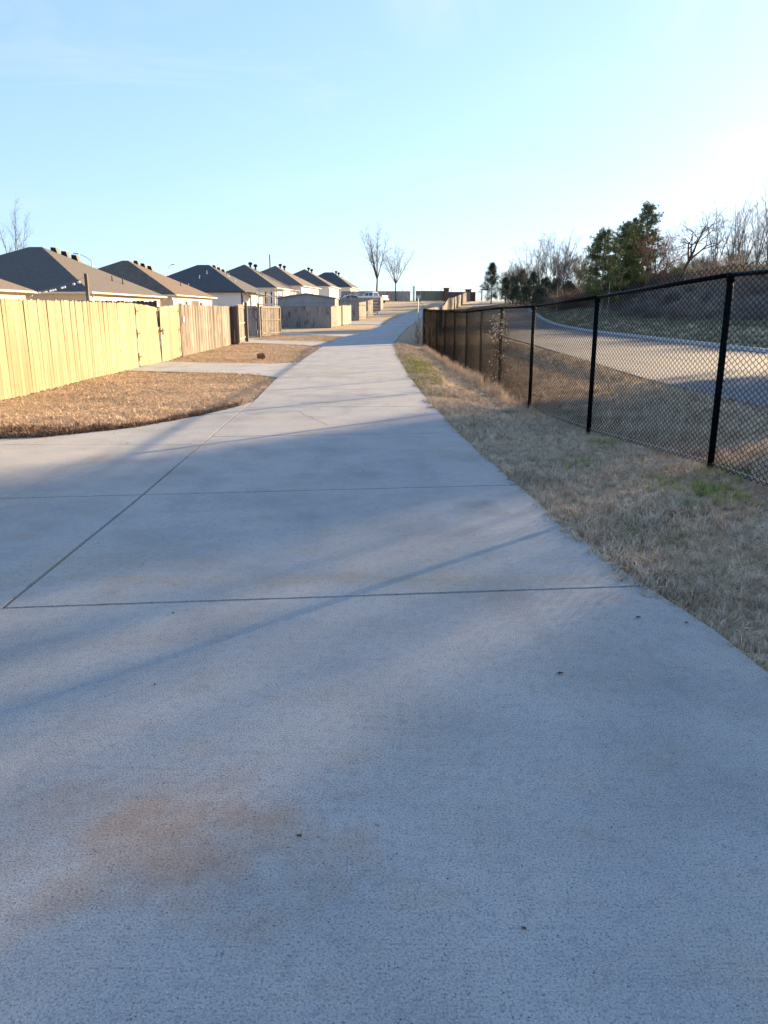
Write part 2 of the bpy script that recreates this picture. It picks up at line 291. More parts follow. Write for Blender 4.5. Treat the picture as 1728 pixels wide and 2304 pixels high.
# ------------------------------------------------------------------ concrete: path, driveways, road
prx = lambda y: float(np.interp(y, [p[1] for p in PR], [p[0] for p in PR]))
plx = lambda y: float(np.interp(y, [p[1] for p in PL], [p[0] for p in PL]))
def slab(name, parent, xl, xr, y0, y1, gap=0.006, tilt=0.0, ny_=6, nx_=3, top=0.0, m=None, tilt1=None):
    """slab between side curves xl(y), xr(y); open joint of 2*gap at its ends; rounded arris"""
    V = []; F = []
    n = ny_
    for i in range(n + 1):
        t = i / n; y = y0 + gap + (y1 - y0 - 2 * gap) * t
        a, b = xl(y), xr(y)
        for j in range(nx_ + 1):
            x = a + (b - a) * j / nx_; tl_ = tilt + ((tilt if tilt1 is None else tilt1) - tilt) * t; yy = y + tl_ * (x + .3) + ((.0022 * math.sin(x * 31 + y0 * 7) + .0018 * math.sin(x * 83)) * (1 if i in (0, n) else 0) if y0 < 14 else 0); V.append((x, yy, H(x, yy) * 1.0 + top))
    w = nx_ + 1
    for i in range(n):
        for j in range(nx_): F.append((i * w + j, i * w + j + 1, (i + 1) * w + j + 1, (i + 1) * w + j))
    ring = [j for j in range(w)] + [i * w + nx_ for i in range(1, n + 1)] + [n * w + j for j in range(nx_ - 1, -1, -1)] + [i * w for i in range(n - 1, 0, -1)]
    base = len(V)
    for r_ in ring: x, y, z = V[r_]; V.append((x, y, z - 0.10))
    k = len(ring)
    for i in range(k): F.append((ring[i], base + i, base + (i + 1) % k, ring[(i + 1) % k]))
    me = bpy.data.meshes.new(name); me.from_pydata(V, [], F); me.materials.append(m or CONC)
    o = link(bpy.data.objects.new(name, me)); o.parent = parent
    # soft arris
    bm = bmesh.new(); bm.from_mesh(me)
    es = [e for e in bm.edges if len(e.link_faces) == 2 and abs(e.calc_face_angle(0)) > 1.0 and max(v.co.z for v in e.verts) == max(e.verts[0].co.z, e.verts[1].co.z) and all(f.normal.z < .5 or f.normal.z > .9 for f in e.link_faces) and any(f.normal.z > .9 for f in e.link_faces)]
    if y0 < 30 and es: bmesh.ops.bevel(bm, geom=es, offset=0.006, segments=2, affect='EDGES')
    bm.to_mesh(me); bm.free()
    return o
path = structure(empty('path', (0, 0, 0), 'x', 'x')); del path['label']; del path['category']
joints = [-3.2, 0.0 - 0.35 + .0, 3.92, 6.52, 9.6, 12.5] + [12.5 + 2.9 * i for i in range(1, 16)]
joints[1] = 0.2
JT = lambda y: float(np.interp(y, [-3, 3.9, 6.5, 9.6, 12.5, 20], [.09, .097, .118, .10, .05, .03]))
jf = [56 + 1.0, 61, 65, 69, 73, 77, 81, 85, 89, 93, 97, 101, 105, 110, 115, 121, 127, 133, 140, 148, 158]
joints = [j for j in joints if j < 57] + jf
for a, b in zip(joints, joints[1:]):
    if b <= 3.95:
        slab('slab', path, lambda y: -7.5, prx, a, b, tilt=JT(a), tilt1=JT(b), nx_=120)
    else:
        slab('slab', path, lambda y: plx(y) + 0.006, prx, a, b, tilt=JT(a), tilt1=JT(b), ny_=8, nx_=48 if a < 12 else 3)
# apron on the left of the long joint
apron = structure(empty('driveway_apron', (0, 0, 0), 'x', 'x')); del apron['label']; del apron['category']
AP = [(-7.5, 8.85), (-4.66, 9.26), (-4.18, 9.4), (-3.34, 10.18), (-2.73, 11.4), (-2.36, 12.6), (-2.24, 13.28)]
def apl(y):  # left bound of the apron below the curved lawn edge
    return float(np.interp(y, [p[1] for p in AP], [p[0] for p in AP])) if y > 8.85 else -7.5
slab('slab', apron, lambda y: -7.5, lambda y: plx(y) - 0.006, 3.92, 6.52, tilt=JT(3.92), tilt1=JT(6.52), ny_=6, nx_=8)
slab('slab', apron, lambda y: -7.5, lambda y: plx(y) - 0.006, 6.52, 8.85, tilt=JT(6.52), tilt1=0.0, ny_=6, nx_=8)
slab('slab', apron, apl, lambda y: plx(y) - 0.007, 8.85 - .012, 13.2, tilt=0.0, ny_=24, nx_=4)
def driveway(x0, ya, yb, skew, x1f=None):
    d = structure(empty('driveway', (0, 0, 0), 'x', 'x')); del d['label']; del d['category']
    # long axis is x: swap roles
    n = 3; xe = plx((ya + yb) / 2) - 0.01
    for i in range(n):
        xa = x0 + (xe - x0) * i / n; xb = x0 + (xe - x0) * (i + 1) / n
        def yo(x): return -skew * (x - xe)
        V = []
        for x in (xa + .006, (xa + xb) / 2, xb - .006):
            fl = 0.9 * max(0, 1 - (xe - x) / 1.2) ** 2   # small flare at the path
            for y in (ya - fl, yb + fl):
                xx = x if x < xb - .01 or i < n - 1 else plx(y) - 0.008
                V.append((xx, y + yo(x), H(xx, y + yo(x))))
        b0 = len(V); V += [(x, y, z - .1) for x, y, z in V]
        Fc = [(0, 2, 3, 1), (2, 4, 5, 3), (0, 6, 8, 2), (2, 8, 10, 4), (4, 10, 11, 5), (5, 11, 9, 3), (3, 9, 7, 1), (1, 7, 6, 0)]
        mesh_obj('slab', V, Fc, CONC, d)
    return d
driveway(-7.35, 19.1, 22.7, 0.28)
driveway(-13.5, 35.4, 39.0, 0.75)
driveway(-13.5, 48.6, 52.2, 0.95)
driveway(-9, 75.5, 80.5, 0.35)
driveway(-7, 97, 101.0, 0.1)
road = structure(empty('road', (0, 0, 0), 'x', 'x')); del road['label']; del road['category']
ROADC = mat('road_concrete', (0.184, 0.180, 0.174), 0.9, var=[(0.4, (0.142, 0.139, 0.136), 0.45, 0.7), (5, (0.211, 0.204, 0.194), 0.5, 0.75), (1.5, (0.116, 0.112, 0.109), 0.55, 0.75, (1, .12, 1))], bump=(80, 0.4, 0.005))
rl = lambda y: float(np.interp(y, *ROADL)); rr = lambda y: float(np.interp(y, *ROADR))
ry = [-30 + 5 * i for i in range(38)]
for a, b in zip(ry, ry[1:]): slab('slab', road, rl, lambda y: rr(y) - .45, a, b, gap=.006, m=ROADC, ny_=3, nx_=4)
KERB = mat('kerb_concrete', (0.44, 0.43, 0.41), 0.85, var=[(2, (0.36, 0.35, 0.33), 0.45, 0.7)])
kb = B()
for a, b in zip(ry, ry[1:]):
    for (q0, q1, h0, h1) in ((-.44, -.16, .0, .13),):
        P = []
        for y in (a + .01, b - .01):
            x = rr(y); z = H(x, y); P += [(x + q0 + .0, y, z - .1), (x + q0, y, z + .02), (x + q0 + .10, y, z + .12), (x + q1 + .1, y, z + .13), (x + q1 + .1, y, z - .1)]
        kb.add(P, [(0, 5, 6, 1), (1, 6, 7, 2), (2, 7, 8, 3), (3, 8, 9, 4), (0, 1, 2, 3, 4), (9, 8, 7, 6, 5)])
structure(kb.obj('kerb', KERB))
# dark filler in the long joint
jb = B()
for a in np.arange(3.75, 13.2, .35):
    b_ = min(a + .35, 13.25); jb.add([(plx(a) - .006, a, -.02), (plx(a) + .006, a, -.02), (plx(b_) + .006, b_, -.02), (plx(b_) - .006, b_, -.02)], [(0, 1, 2, 3)])
structure(jb.obj('joint_filler', DARKWOOD))
# thin crack in the slab by the lawn and pour marks
ck = B(); r_ = rnd(3); x, y = -1.30, 11.9
for i in range(16):
    x2 = x + r_.uniform(.01, .05); y2 = y - r_.uniform(.05, .14)
    ck.add([(x - .004, y, .0015), (x + .004, y, .0015), (x2 + .004, y2, .0015), (x2 - .004, y2, .0015)], [(0, 1, 2, 3)]); x, y = x2, y2
structure(ck.obj('pavement_crack', DIRT))

# ------------------------------------------------------------------ scatter (grass etc.) by geometry nodes on points built here
def blade_tuft(name, n, hgt_, spread, w, lean, m, seed):
    r = rnd(seed); V = []; F = []
    for i in range(n):
        a = r.uniform(0, 6.283); rr_ = spread * math.sqrt(r.random()); bx, by = rr_ * math.cos(a), rr_ * math.sin(a)
        d = r.uniform(0, 6.283); L = hgt_ * r.uniform(.45, 1.1); ln = lean * r.uniform(.2, 1.2); ww = w * r.uniform(.7, 1.2)
        px, py = -math.sin(d) * ww, math.cos(d) * ww; dx, dy = math.cos(d), math.sin(d)
        o = len(V)
        V += [(bx - px, by - py, 0), (bx + px, by + py, 0), (bx + dx * L * ln * .35 + px * .8, by + dy * L * ln * .35 + py * .8, L * .6), (bx + dx * L * ln * .35 - px * .8, by + dy * L * ln * .35 - py * .8, L * .6), (bx + dx * L * ln, by + dy * L * ln, L * (1 - .25 * ln))]
        F += [(o, o + 1, o + 2), (o, o + 2, o + 3), (o + 3, o + 2, o + 4)]
    return np_mesh(name, V, F, m)
def scatter(name, meshes, P, scl, label, cat, rz=None, tilt=0.25):
    """P (n,3); one 'stuff' object; instances chosen at random among meshes"""
    c = bpy.data.collections.new(name + '_kit')
    for i, me in enumerate(meshes):
        c.objects.link(bpy.data.objects.new(name + '_kit_%02d' % i, me))
    n = len(P); g = np.random.default_rng(len(P))
    me = bpy.data.meshes.new(name); me.vertices.add(n); me.vertices.foreach_set('co', np.asarray(P, np.float32).ravel())
    a = me.attributes.new('scl', 'FLOAT', 'POINT'); a.data.foreach_set('value', np.asarray(scl, np.float32))
    rot = np.stack([g.normal(0, tilt, n), g.normal(0, tilt, n), g.uniform(0, 6.283, n)], 1).astype(np.float32)
    a = me.attributes.new('rotv', 'FLOAT_VECTOR', 'POINT'); a.data.foreach_set('vector', rot.ravel())
    a = me.attributes.new('pick', 'INT', 'POINT'); a.data.foreach_set('value', g.integers(0, len(meshes), n).astype(np.int32))
    ob = link(bpy.data.objects.new(name, me)); ob['kind'] = 'stuff'; ob['label'] = label; ob['category'] = cat
    ng = bpy.data.node_groups.new(name, 'GeometryNodeTree'); ng.interface.new_socket('Geometry', in_out='INPUT', socket_type='NodeSocketGeometry'); ng.interface.new_socket('Geometry', in_out='OUTPUT', socket_type='NodeSocketGeometry')
    N = ng.nodes; L = ng.links; gi = N.new('NodeGroupInput'); go = N.new('NodeGroupOutput')
    m2p = N.new('GeometryNodeMeshToPoints'); iop = N.new('GeometryNodeInstanceOnPoints'); ci = N.new('GeometryNodeCollectionInfo')
    ci.inputs['Collection'].default_value = c; ci.inputs['Separate Children'].default_value = True; ci.inputs['Reset Children'].default_value = True
    def attr(nm, ty):
        q = N.new('GeometryNodeInputNamedAttribute'); q.data_type = ty; q.inputs['Name'].default_value = nm; return q.outputs['Attribute']
    L.new(gi.outputs[0], m2p.inputs[0]); L.new(m2p.outputs[0], iop.inputs['Points']); L.new(ci.outputs[0], iop.inputs['Instance'])
    iop.inputs['Pick Instance'].default_value = True; L.new(attr('pick', 'INT'), iop.inputs['Instance Index'])
    L.new(attr('rotv', 'FLOAT_VECTOR'), iop.inputs['Rotation']); L.new(attr('scl', 'FLOAT'), iop.inputs['Scale']); L.new(iop.outputs[0], go.inputs[0])
    md = ob.modifiers.new('scatter', 'NODES'); md.node_group = ng
    return ob
rg = np.random.default_rng(7)
prx_v = lambda y: np.interp(y, [p[1] for p in PR], [p[0] for p in PR])
plx_v = lambda y: np.interp(y, [p[1] for p in PL], [p[0] for p in PL])
def vnoise(x, y, s, seed=0):
    """cheap smooth value noise 0..1"""
    g = np.random.default_rng(seed).random((64, 64)); X = x / s; Y = y / s
    xi = np.floor(X).astype(int); yi = np.floor(Y).astype(int); fx = X - xi; fy = Y - yi; fx = fx * fx * (3 - 2 * fx); fy = fy * fy * (3 - 2 * fy)
    q = lambda a, b: g[a % 64, b % 64]
    return (q(xi, yi) * (1 - fx) + q(xi + 1, yi) * fx) * (1 - fy) + (q(xi, yi + 1) * (1 - fx) + q(xi + 1, yi + 1) * fx) * fy
def pts(x0, x1, y0, y1, dens, keep):
    n = int((x1 - x0) * (y1 - y0) * dens); x = rg.uniform(x0, x1, n); y = rg.uniform(y0, y1, n)
    k = keep(x, y); x, y = x[k], y[k]; return x, y
def P3(x, y, dz=-0.03): return np.stack([x, y, hgt(x, y) + dz], 1)
# right verge
tv = [blade_tuft('verge_tuft', 16, .062, .04, .0016, 1.25, GRASS_V, 10 + i) for i in range(6)]
zones = []
for (a, b, d) in ((-1, 9, 800), (9, 16, 460), (16, 38.5, 190)):
    zones.append(pts(0.3, 6.2 if a < 9 else 4.2, a, b, d, lambda x, y: (x > prx_v(y) - 0.07 * vnoise(x * 0, y, .22, 15) ** 2) & (rg.random(len(x)) < .45 + .9 * vnoise(x, y, .5, 1))))
x = np.concatenate([z[0] for z in zones]); y = np.concatenate([z[1] for z in zones])
edge = np.clip(1 - np.abs(x - prx_v(y) - .1) / .25, 0, 1)
sc = (0.55 + .8 * vnoise(x, y, .7, 2)) * (1 + .35 * edge) * rg.uniform(.7, 1.25, len(x)) * np.interp(y, [0, 14, 38], [1, 1, 1.25])
scatter('verge_grass', tv, P3(x, y), sc, 'dormant straw coloured grass verge between concrete path and chain link fence', 'grass', tilt=.35)
# green grass: lit patch by the path and odd clumps
tg = [blade_tuft('green_tuft', 14, .07, .03, .0018, .7, GRASS_G, 30 + i) for i in range(4)]
gx, gy = pts(0.3, 1.9, 14, 37, 330, lambda x, y: (x > prx_v(y)) & (x < prx_v(y) + np.interp(y, [14, 20, 37], [.4, .9, 1.3])) & (vnoise(x, y, 1.3, 5) > .35) & (y < 33) & (rg.random(len(x)) < np.interp(y, [14, 19, 26, 33], [.05, .9, .8, .1])) & (vnoise(x, y, .35, 21) > .35))
cl = []
for (a, b, n, s) in ((2.62, 6.1, 120, .16), (3.1, 6.9, 90, .12), (2.6, 9.0, 60, .1), (3.6, 5.4, 110, .3), (1.75, 5.2, 30, .12), (1.95, 7.6, 30, .12)):
    cl.append((rg.normal(a, s, n), rg.normal(b, s * 1.4, n)))
gx = np.concatenate([gx] + [c[0] for c in cl]); gy = np.concatenate([gy] + [c[1] for c in cl])
scatter('green_grass', tg, P3(gx, gy), rg.uniform(.7, 1.3, len(gx)), 'patches of live green grass in the dormant verge', 'grass', tilt=.3)
# left lawns
tl = [blade_tuft('lawn_tuft', 16, .036, .05, .0024, 1.3, GRASS, 50 + i) for i in range(6)]
def inlawn(x, y):
    ok = (x > -7.15) & (x < plx_v(y) - .01)
    ap = np.interp(x, [p[0] for p in AP], [p[1] for p in AP])
    ok &= ~((x < -2.2) & (y < ap)) & (y > 8.8)
    for x0, ya, yb, sk in ((-7.35, 19.1, 22.7, .28), (-13.5, 35.4, 39.0, .75), (-13.5, 48.6, 52.2, .95)):
        xe = plx((ya + yb) / 2); yo = -sk * (x - xe); fl = .9 * np.clip(1 - (xe - x) / 1.2, 0, 1) ** 2
        ok &= ~((y > ya + yo - fl - .02) & (y < yb + yo + fl + .02))
    return ok
zones = [pts(-7.2, -2.2, a, b, d, inlawn) for (a, b, d) in ((8.8, 14, 520), (14, 20, 300), (20, 34, 150), (34, 50, 70))]
x = np.concatenate([z[0] for z in zones]); y = np.concatenate([z[1] for z in zones])
sc = (0.5 + .75 * vnoise(x, y, .6, 3)) * rg.uniform(.7, 1.25, len(x)) * np.interp(y, [9, 20, 50], [1, 1.15, 1.6])
scatter('lawn_grass', tl, P3(x, y), sc, 'golden dormant lawn between the board fence and the path', 'grass', tilt=.4)
THATCH = mat('dark_thatch', (0.20, 0.13, 0.085), 0.9, rand=0.35)
tt = [blade_tuft('thatch_tuft', 18, .085, .06, .0035, 1.2, THATCH, 40 + i) for i in range(4)]
x = rg.uniform(-7.2, -2.4, 5200); ye = np.interp(x, [p[0] for p in AP], [p[1] for p in AP]); y = ye + np.abs(rg.normal(0, .10 + .22 * sstep(-3.2, -5.5, x) + .16 * vnoise(x, x * 0, .4, 6), len(x))) + .01
k = (rg.random(len(x)) < .25 + .75 * sstep(-2.9, -4.2, x)); scatter('lawn_edge_thatch', tt, P3(x[k], y[k]), rg.uniform(.5, 1.25, int(k.sum())), 'dark rough thatch where the near lawn meets the concrete apron', 'thatch', tilt=.4)
# rough grass past the chain link fence
x, y = pts(2.0, 6.4, 2, 40, 90, lambda x, y: (x > np.interp(y, [p[1] for p in FX], [p[0] for p in FX]) + .1) & (x < np.interp(y, *ROADL) - .05))
tr = [blade_tuft('rough_tuft', 14, .11, .06, .003, .8, GRASS_V, 70 + i) for i in range(4)]
scatter('rough_grass', tr, P3(x, y), rg.uniform(.5, 1.3, len(x)), 'rough dry grass between the chain link fence and the road', 'grass')
# tall dry weeds along the foot of the fence
fxv = lambda y: np.interp(y, [p[1] for p in FX], [p[0] for p in FX])
tw = [blade_tuft('weed_tuft', 22, .42, .07, .0035, .35, WEED, 80 + i) for i in range(5)]
y = rg.uniform(7.2, 36.5, 1050); dens = np.interp(y, [7.2, 9.5, 11.5, 13, 20, 30, 36.5], [.12, .12, .25, .9, 1, .8, .55]) * (vnoise(y, y * 0, .8, 9) * .9 + .35)
k = rg.random(len(y)) < dens; y = y[k]; x = fxv(y) + rg.normal(-.08, .10, len(y))
scatter('fence_weeds', tw, P3(x, y), rg.uniform(.4, 1.05, len(y)) * np.interp(y, [7, 11, 13.5, 17, 36], [.25, .4, .65, .85, .8]), 'tall dry tan weeds growing along the foot of the chain link fence', 'weeds', tilt=.18)
x, y = pts(14, 23, 10, 120, 5, lambda x, y: (x > np.interp(y, *ROADR) + .2) & (x < np.interp(y, *ROADR) + 7))
BANKG = mat('bank_grass', (0.27, 0.255, 0.17), 0.9, var=[(.6, (0.20, 0.20, 0.12), .45, .65)], rand=.25)
tb = [blade_tuft('bank_tuft', 26, .16, .22, .010, .7, BANKG, 90 + i) for i in range(4)]
scatter('bank_grass', tb, P3(x, y), rg.uniform(.6, 1.5, len(x)), 'dull grey green grass bank on the far side of the road', 'grass')

# ------------------------------------------------------------------ chain link fence
HF = 1.72
fence = empty('chain_link_fence', (FX[2][0], FX[2][1], H(FX[2][0], FX[2][1])), 'black vinyl coated chain link fence running along the right verge of the path', 'fence')
bpy.context.view_layer.update()
finv = Matrix.Translation(fence.location).inverted()
def loc(p): return finv @ Vector(p)
for i, (x, y) in enumerate(FX):
    b = B(); z = H(x, y)
    b.tube([loc((x, y, z - .25)), loc((x, y, z + HF - .03))], .030, 10)
    b.tube([loc((x, y, z + HF - .06)), loc((x, y, z + HF + .012))], [.038, .030], 10)
    b.obj('post', BLACKM, fence, True)
for i, ((x0, y0), (x1, y1)) in enumerate(zip(FX, FX[1:])):
    A_ = Vector((x0, y0, H(x0, y0))); C_ = Vector((x1, y1, H(x1, y1)))
    b = B(); b.tube([loc(A_ + Vector((0, 0, HF))), loc(C_ + Vector((0, 0, HF)))], .021, 8); b.obj('top_rail', BLACKM, fence, True)
    b = B(); b.tube([loc(A_ + Vector((0, 0, .06))), loc(C_ + Vector((0, 0, .05)))], .005, 5); b.obj('tension_wire', GALV if y0 < 14 else BLACKV, fence)
    # woven mesh: zigzag wires on the path side of the posts
    D = (C_ - A_); Lh = math.hypot(D.x, D.y); ux = D / Lh; nrm = Vector((-ux.y, ux.x, 0)).normalized()
    pitch = .045; nw = int(round(Lh / pitch)); pitch = Lh / nw
    zt = HF + .08; nz_ = 66; dz = (zt - .03) / nz_ ; k = 4
    rw = float(np.interp(y0, [9, 14, 20, 30], [.0037, .0034, .0030, .0028]))
    K = np.arange(nz_ + 1); pv = np.zeros((nw, nz_ + 1, 3))
    for w in range(nw):
        s0 = w * pitch + np.where((K + w) % 2 == 0, 0, pitch)
        off = np.where((K + w) % 2 == 0, .003, -.003)
        pv[w, :, 0] = A_.x + ux.x * s0 + nrm.x * (.036 + off); pv[w, :, 1] = A_.y + ux.y * s0 + nrm.y * (.036 + off); pv[w, :, 2] = A_.z + ux.z * s0 + .03 + K * dz
        pv[w, 1:-1, 2] += np.random.default_rng(w + 100 * i).normal(0, .0008, nz_ - 1)
    pv -= np.array(fence.location)
    d = np.gradient(pv, axis=1); d /= np.linalg.norm(d, axis=2, keepdims=True)
    nn = np.array([nrm.x, nrm.y, 0.]); side = np.cross(d, nn); side /= np.linalg.norm(side, axis=2, keepdims=True)
    # ring frame: n and side
    Vv = []
    for j in range(k):
        a = 2 * math.pi * j / k + .4; Vv.append(pv + rw * (math.cos(a) * nn + math.sin(a) * side) * np.where((K % 2 == 0) | (K % 2 == 1), 1.0, 1.0)[None, :, None])
    Vv = np.stack(Vv, 2)  # nw, nz+1, k, 3
    idx = np.arange(nw * (nz_ + 1) * k).reshape(nw, nz_ + 1, k)
    Fq = np.stack([idx[:, :-1, :], np.roll(idx, -1, 2)[:, :-1, :], np.roll(idx, -1, 2)[:, 1:, :], idx[:, 1:, :]], -1).reshape(-1, 4)
    o = put('wire_mesh', np_mesh('wire_mesh', Vv.reshape(-1, 3), Fq, BLACKV), fence); o['kind'] = 'stuff'
    for tz in (.45, .95, 1.4):
        tb_ = B(); q = A_ + nrm * .0 + Vector((0, 0, tz)); tb_.tube([loc(q + Vector((.034 * math.cos(a), .034 * math.sin(a), 0))) for a in np.linspace(0, 6.28, 9)], .004, 4)
        tb_.obj('tie_wire', BLACKM, fence)

# dead vine tangled on the fence
vine = empty('dead_vine', (fxv(16.2), 16.2, H(fxv(16.2), 16.2)), 'dead leafless vine with curled tan leaves climbing a chain link fence post', 'vine')
r_ = rnd(5); b = B(); lf = B()
for i in range(38):
    y = r_.gauss(0.1, .5); x = r_.uniform(-.06, .05) ; z = r_.uniform(0, 1.0); P_ = [(x, y, z)]
    for s in range(9):
        z += r_.uniform(-.08, .22); y += r_.gauss(0, .14); z = min(z, 1.85 - abs(y) * .5); x = r_.uniform(-.10, .03); P_.append((x, y, max(z, .02)))
        for q in range(4):
            if (z > 1.15 and r_.random() < .6) or r_.random() < .04:
                cxx, cyy, czz = x + r_.gauss(0, .05), y + r_.gauss(0, .08), z + r_.gauss(0, .07); s_ = r_.uniform(.012, .032)
                a = Vector((r_.gauss(0, 1), r_.gauss(0, 1), r_.gauss(0, 1))).normalized(); c_ = a.orthogonal().normalized(); d_ = a.cross(c_)
                o_ = Vector((cxx, cyy, max(czz, .03))); lf.add([o_ - c_ * s_, o_ + d_ * s_ * .6 + a * s_ * .4, o_ + c_ * s_, o_ - d_ * s_ * .6], [(0, 1, 2, 3)])
    b.tube(P_, .0035, 3, False)
b.obj('stem', RUST, vine); lf.obj('leaf_cluster', WEED, vine)['kind'] = 'stuff'
vine2 = empty('dead_vine', (1.6, 37.0, 0), 'small leafless vine round the far end post of the chain link fence', 'vine')
b = B()
for i in range(26):
    x, y, z = r_.gauss(0, .05), r_.gauss(0, .1), 0; P_ = [(x, y, z)]
    for s in range(8): z += r_.uniform(.02, .22); x += r_.gauss(0, .06); y += r_.gauss(0, .08); P_.append((x, y, z))
    b.tube(P_, .006, 3, False)
b.obj('stem', TWIG, vine2)

# ------------------------------------------------------------------ board fences
def picket_mesh(name, w, h, t, ear, m, seed):
    r = rnd(seed); e = ear
    poly = [(-w / 2, 0), (w / 2, 0), (w / 2, h - e), (w / 2 - e, h), (-w / 2 + e, h), (-w / 2, h - e)]
    b = B(); b.prism(poly, -t / 2, t / 2); me = bpy.data.meshes.new(name); me.from_pydata(b.v, [], b.f); me.materials.append(m); return me
def picket_run(root, p0, p1, m, w=.14, h=1.71, gap=.009, face=1, seed=0, rails=True, zoff=0.0, name='picket', var=.012, base=None, posts=0, tone=None):
    """individual pickets from p0 to p1 (world xy); root at origin rotation 0"""
    r = rnd(seed); a = Vector((p0[0], p0[1])); c = Vector((p1[0], p1[1])); D = c - a; L = D.length; d = D / L; ang = math.atan2(d.y, d.x)
    n = max(1, int(round(L / (w + gap)))); st = L / n; ro = Vector(root.location)
    mes = [picket_mesh(name, (st - gap) * s_, h, .017, .028, (tone[q % len(tone)] if tone else m), q) for q, s_ in enumerate((1, .985, 1.0, .99))]
    for i in range(n):
        q = a + d * (st * (i + .5)); z = H(q.x, q.y) if base is None else base(q.x, q.y)
        o = put(name, mes[r.randrange(4)], root, (q.x - ro.x, q.y - ro.y, z - ro.z + zoff + r.uniform(-var, var)), (r.uniform(-.006, .006), r.uniform(-.004, .004), ang + r.uniform(-.012, .012)))
    nv = Vector((-d.y, d.x)) * face
    if rails:
        for zr in (.28, .95, 1.6):
            b = B(); A3 = Vector((a.x + nv.x * .028, a.y + nv.y * .028, H(*a) + zr)) - ro; C3 = Vector((c.x + nv.x * .028, c.y + nv.y * .028, H(*c) + zr)) - ro
            M_ = Matrix.Translation(A3) @ Matrix.Rotation(ang, 4, 'Z'); b.box(0, (C3 - A3).length, -.018, .018, 0, .085, M_); b.obj('rail', m, root)
    if posts:
        k = max(1, int(round(L / posts)))
        for i in range(k + 1):
            q = a + d * (L * i / k) + nv * .09; z = H(q.x, q.y) - ro.z; b = B(); b.box(q.x - ro.x - .045, q.x - ro.x + .045, q.y - ro.y - .045, q.y - ro.y + .045, z - .2, z + h - .05); b.obj('post', m, root)
def panel_run(root, p0, p1, m, h=1.77, w=.14, seed=0, post=2.44, name='picket_panel', pm=None, face=1, var=.02):
    """far fence: boards of each bay joined, posts apart"""
    r = rnd(seed); a = Vector((p0[0], p0[1])); c = Vector((p1[0], p1[1])); D = c - a; L = D.length; d = D / L; ang = math.atan2(d.y, d.x); ro = Vector(root.location)
    k = max(1, int(round(L / post)))
    for i in range(k):
        b = B(); s0 = L * i / k; s1 = L * (i + 1) / k; n = int((s1 - s0) / (w + .006)); st = (s1 - s0) / n
        for j in range(n):
            q = a + d * (s0 + st * (j + .5)); z = H(q.x, q.y) - ro.z + r.uniform(-var, var)
            M_ = Matrix.Translation((q.x - ro.x, q.y - ro.y, z)) @ Matrix.Rotation(ang + r.uniform(-.02, .02), 4, 'Z')
            e = .028; ww = st - .006; b.prism([(-ww / 2, 0), (ww / 2, 0), (ww / 2, h - e), (ww / 2 - e, h), (-ww / 2 + e, h), (-ww / 2, h - e)], -.009, .009, M_)
        o = b.obj(name, m, root); o['kind'] = 'stuff'
    nv = Vector((-d.y, d.x)) * face
    for i in range(k + 1):
        q = a + d * (L * i / k) + nv * .075; z = H(q.x, q.y) - ro.z; b = B(); b.box(q.x - ro.x - .045, q.x - ro.x + .045, q.y - ro.y - .045, q.y - ro.y + .045, z - .1, z + h + .02); b.obj('post', pm or m, root)
def xf(y):  # line of the fence beside the lawn
    return -6.62 - (y - 13) * .0165
f1 = empty('board_fence', (xf(14), 14, 0), 'pale yellow new pine board fence along the lawn, with dog eared pickets', 'fence')
picket_run(f1, (xf(5), 5.0), (xf(21.5), 21.5), NEWWOOD, seed=1, posts=2.44, face=1)
def tee_hinge(root, p, z, d, face):
    """black strap hinge lying on the boards"""
    ro = Vector(root.location); M_ = Matrix.Translation(Vector((p[0], p[1], z)) - ro) @ Matrix.Rotation(math.pi / 2, 4, 'Z'); b = B()
    b.box(-.022, .022, -.017 - .012, -.011 - .006, -.11, .11, M_)
    b.prism([(0, -.03), (d * .26, -.014), (d * .26, .014), (0, .03)], -.028, -.020, M_)
    b.tube([M_ @ Vector((0, -.026, -.05)), M_ @ Vector((0, -.026, .05))], .011, 6)
    b.obj('hinge', RUST, root)
def gate_leaf(label, p0, p1, m, lean, hinge_at, seed, tone=None):
    g = empty('fence_gate', (p0[0], p0[1], H(*p0)), label, 'gate'); r = rnd(seed)
    a = Vector(p0); c = Vector(p1); L = (c - a).length; d = (c - a) / L; ang = math.atan2(d.y, d.x); n = int(round(L / .146)); st = L / n
    mes = [picket_mesh('picket', st - .006, 1.67, .017, .028, m, q) for q in range(3)]
    for i in range(n):
        q = a + d * (st * (i + .5)) - a; f_ = abs((i + .5) / n - (0 if hinge_at == 0 else 1))
        put('picket', mes[r.randrange(3)], g, (q.x, q.y, .03 - .07 * f_ + r.uniform(-.01, .01)), (0, lean * f_ ** 1.5, ang))
    for zr in (.3, .95, 1.5):
        b = B(); b.box(0.02, L - .02, .011, .048, zr, zr + .085, Matrix.Rotation(ang, 4, 'Z')); b.obj('rail', m, g)
    hp = p0 if hinge_at == 0 else p1
    for zz in (.27, .90, 1.50): tee_hinge(g, (hp[0], hp[1]), H(*p0) + zz, 1 if hinge_at == 0 else -1, 1)
    return g
gl = gate_leaf('near leaf of the pale pine double gate, sagging away from its partner', (xf(21.56), 21.56), (xf(23.9), 23.9), NEWWOOD, -.16, 0, 11)
gr_ = gate_leaf('far leaf of the pale pine double gate, beside the weathered fence', (xf(24), 24.0), (xf(26.6), 26.50), NEWWOOD, .05, 1, 12)
b = B(); b.box(-.02, .04, 2.38, 2.62, .90, .94); b.box(.02, .05, 2.44, 2.50, .80, .98); o = b.obj('latch', RUST, gl)
f2 = empty('board_fence', (-6.92, 31, 0), 'weathered grey brown board fence beyond the pale gate', 'fence')
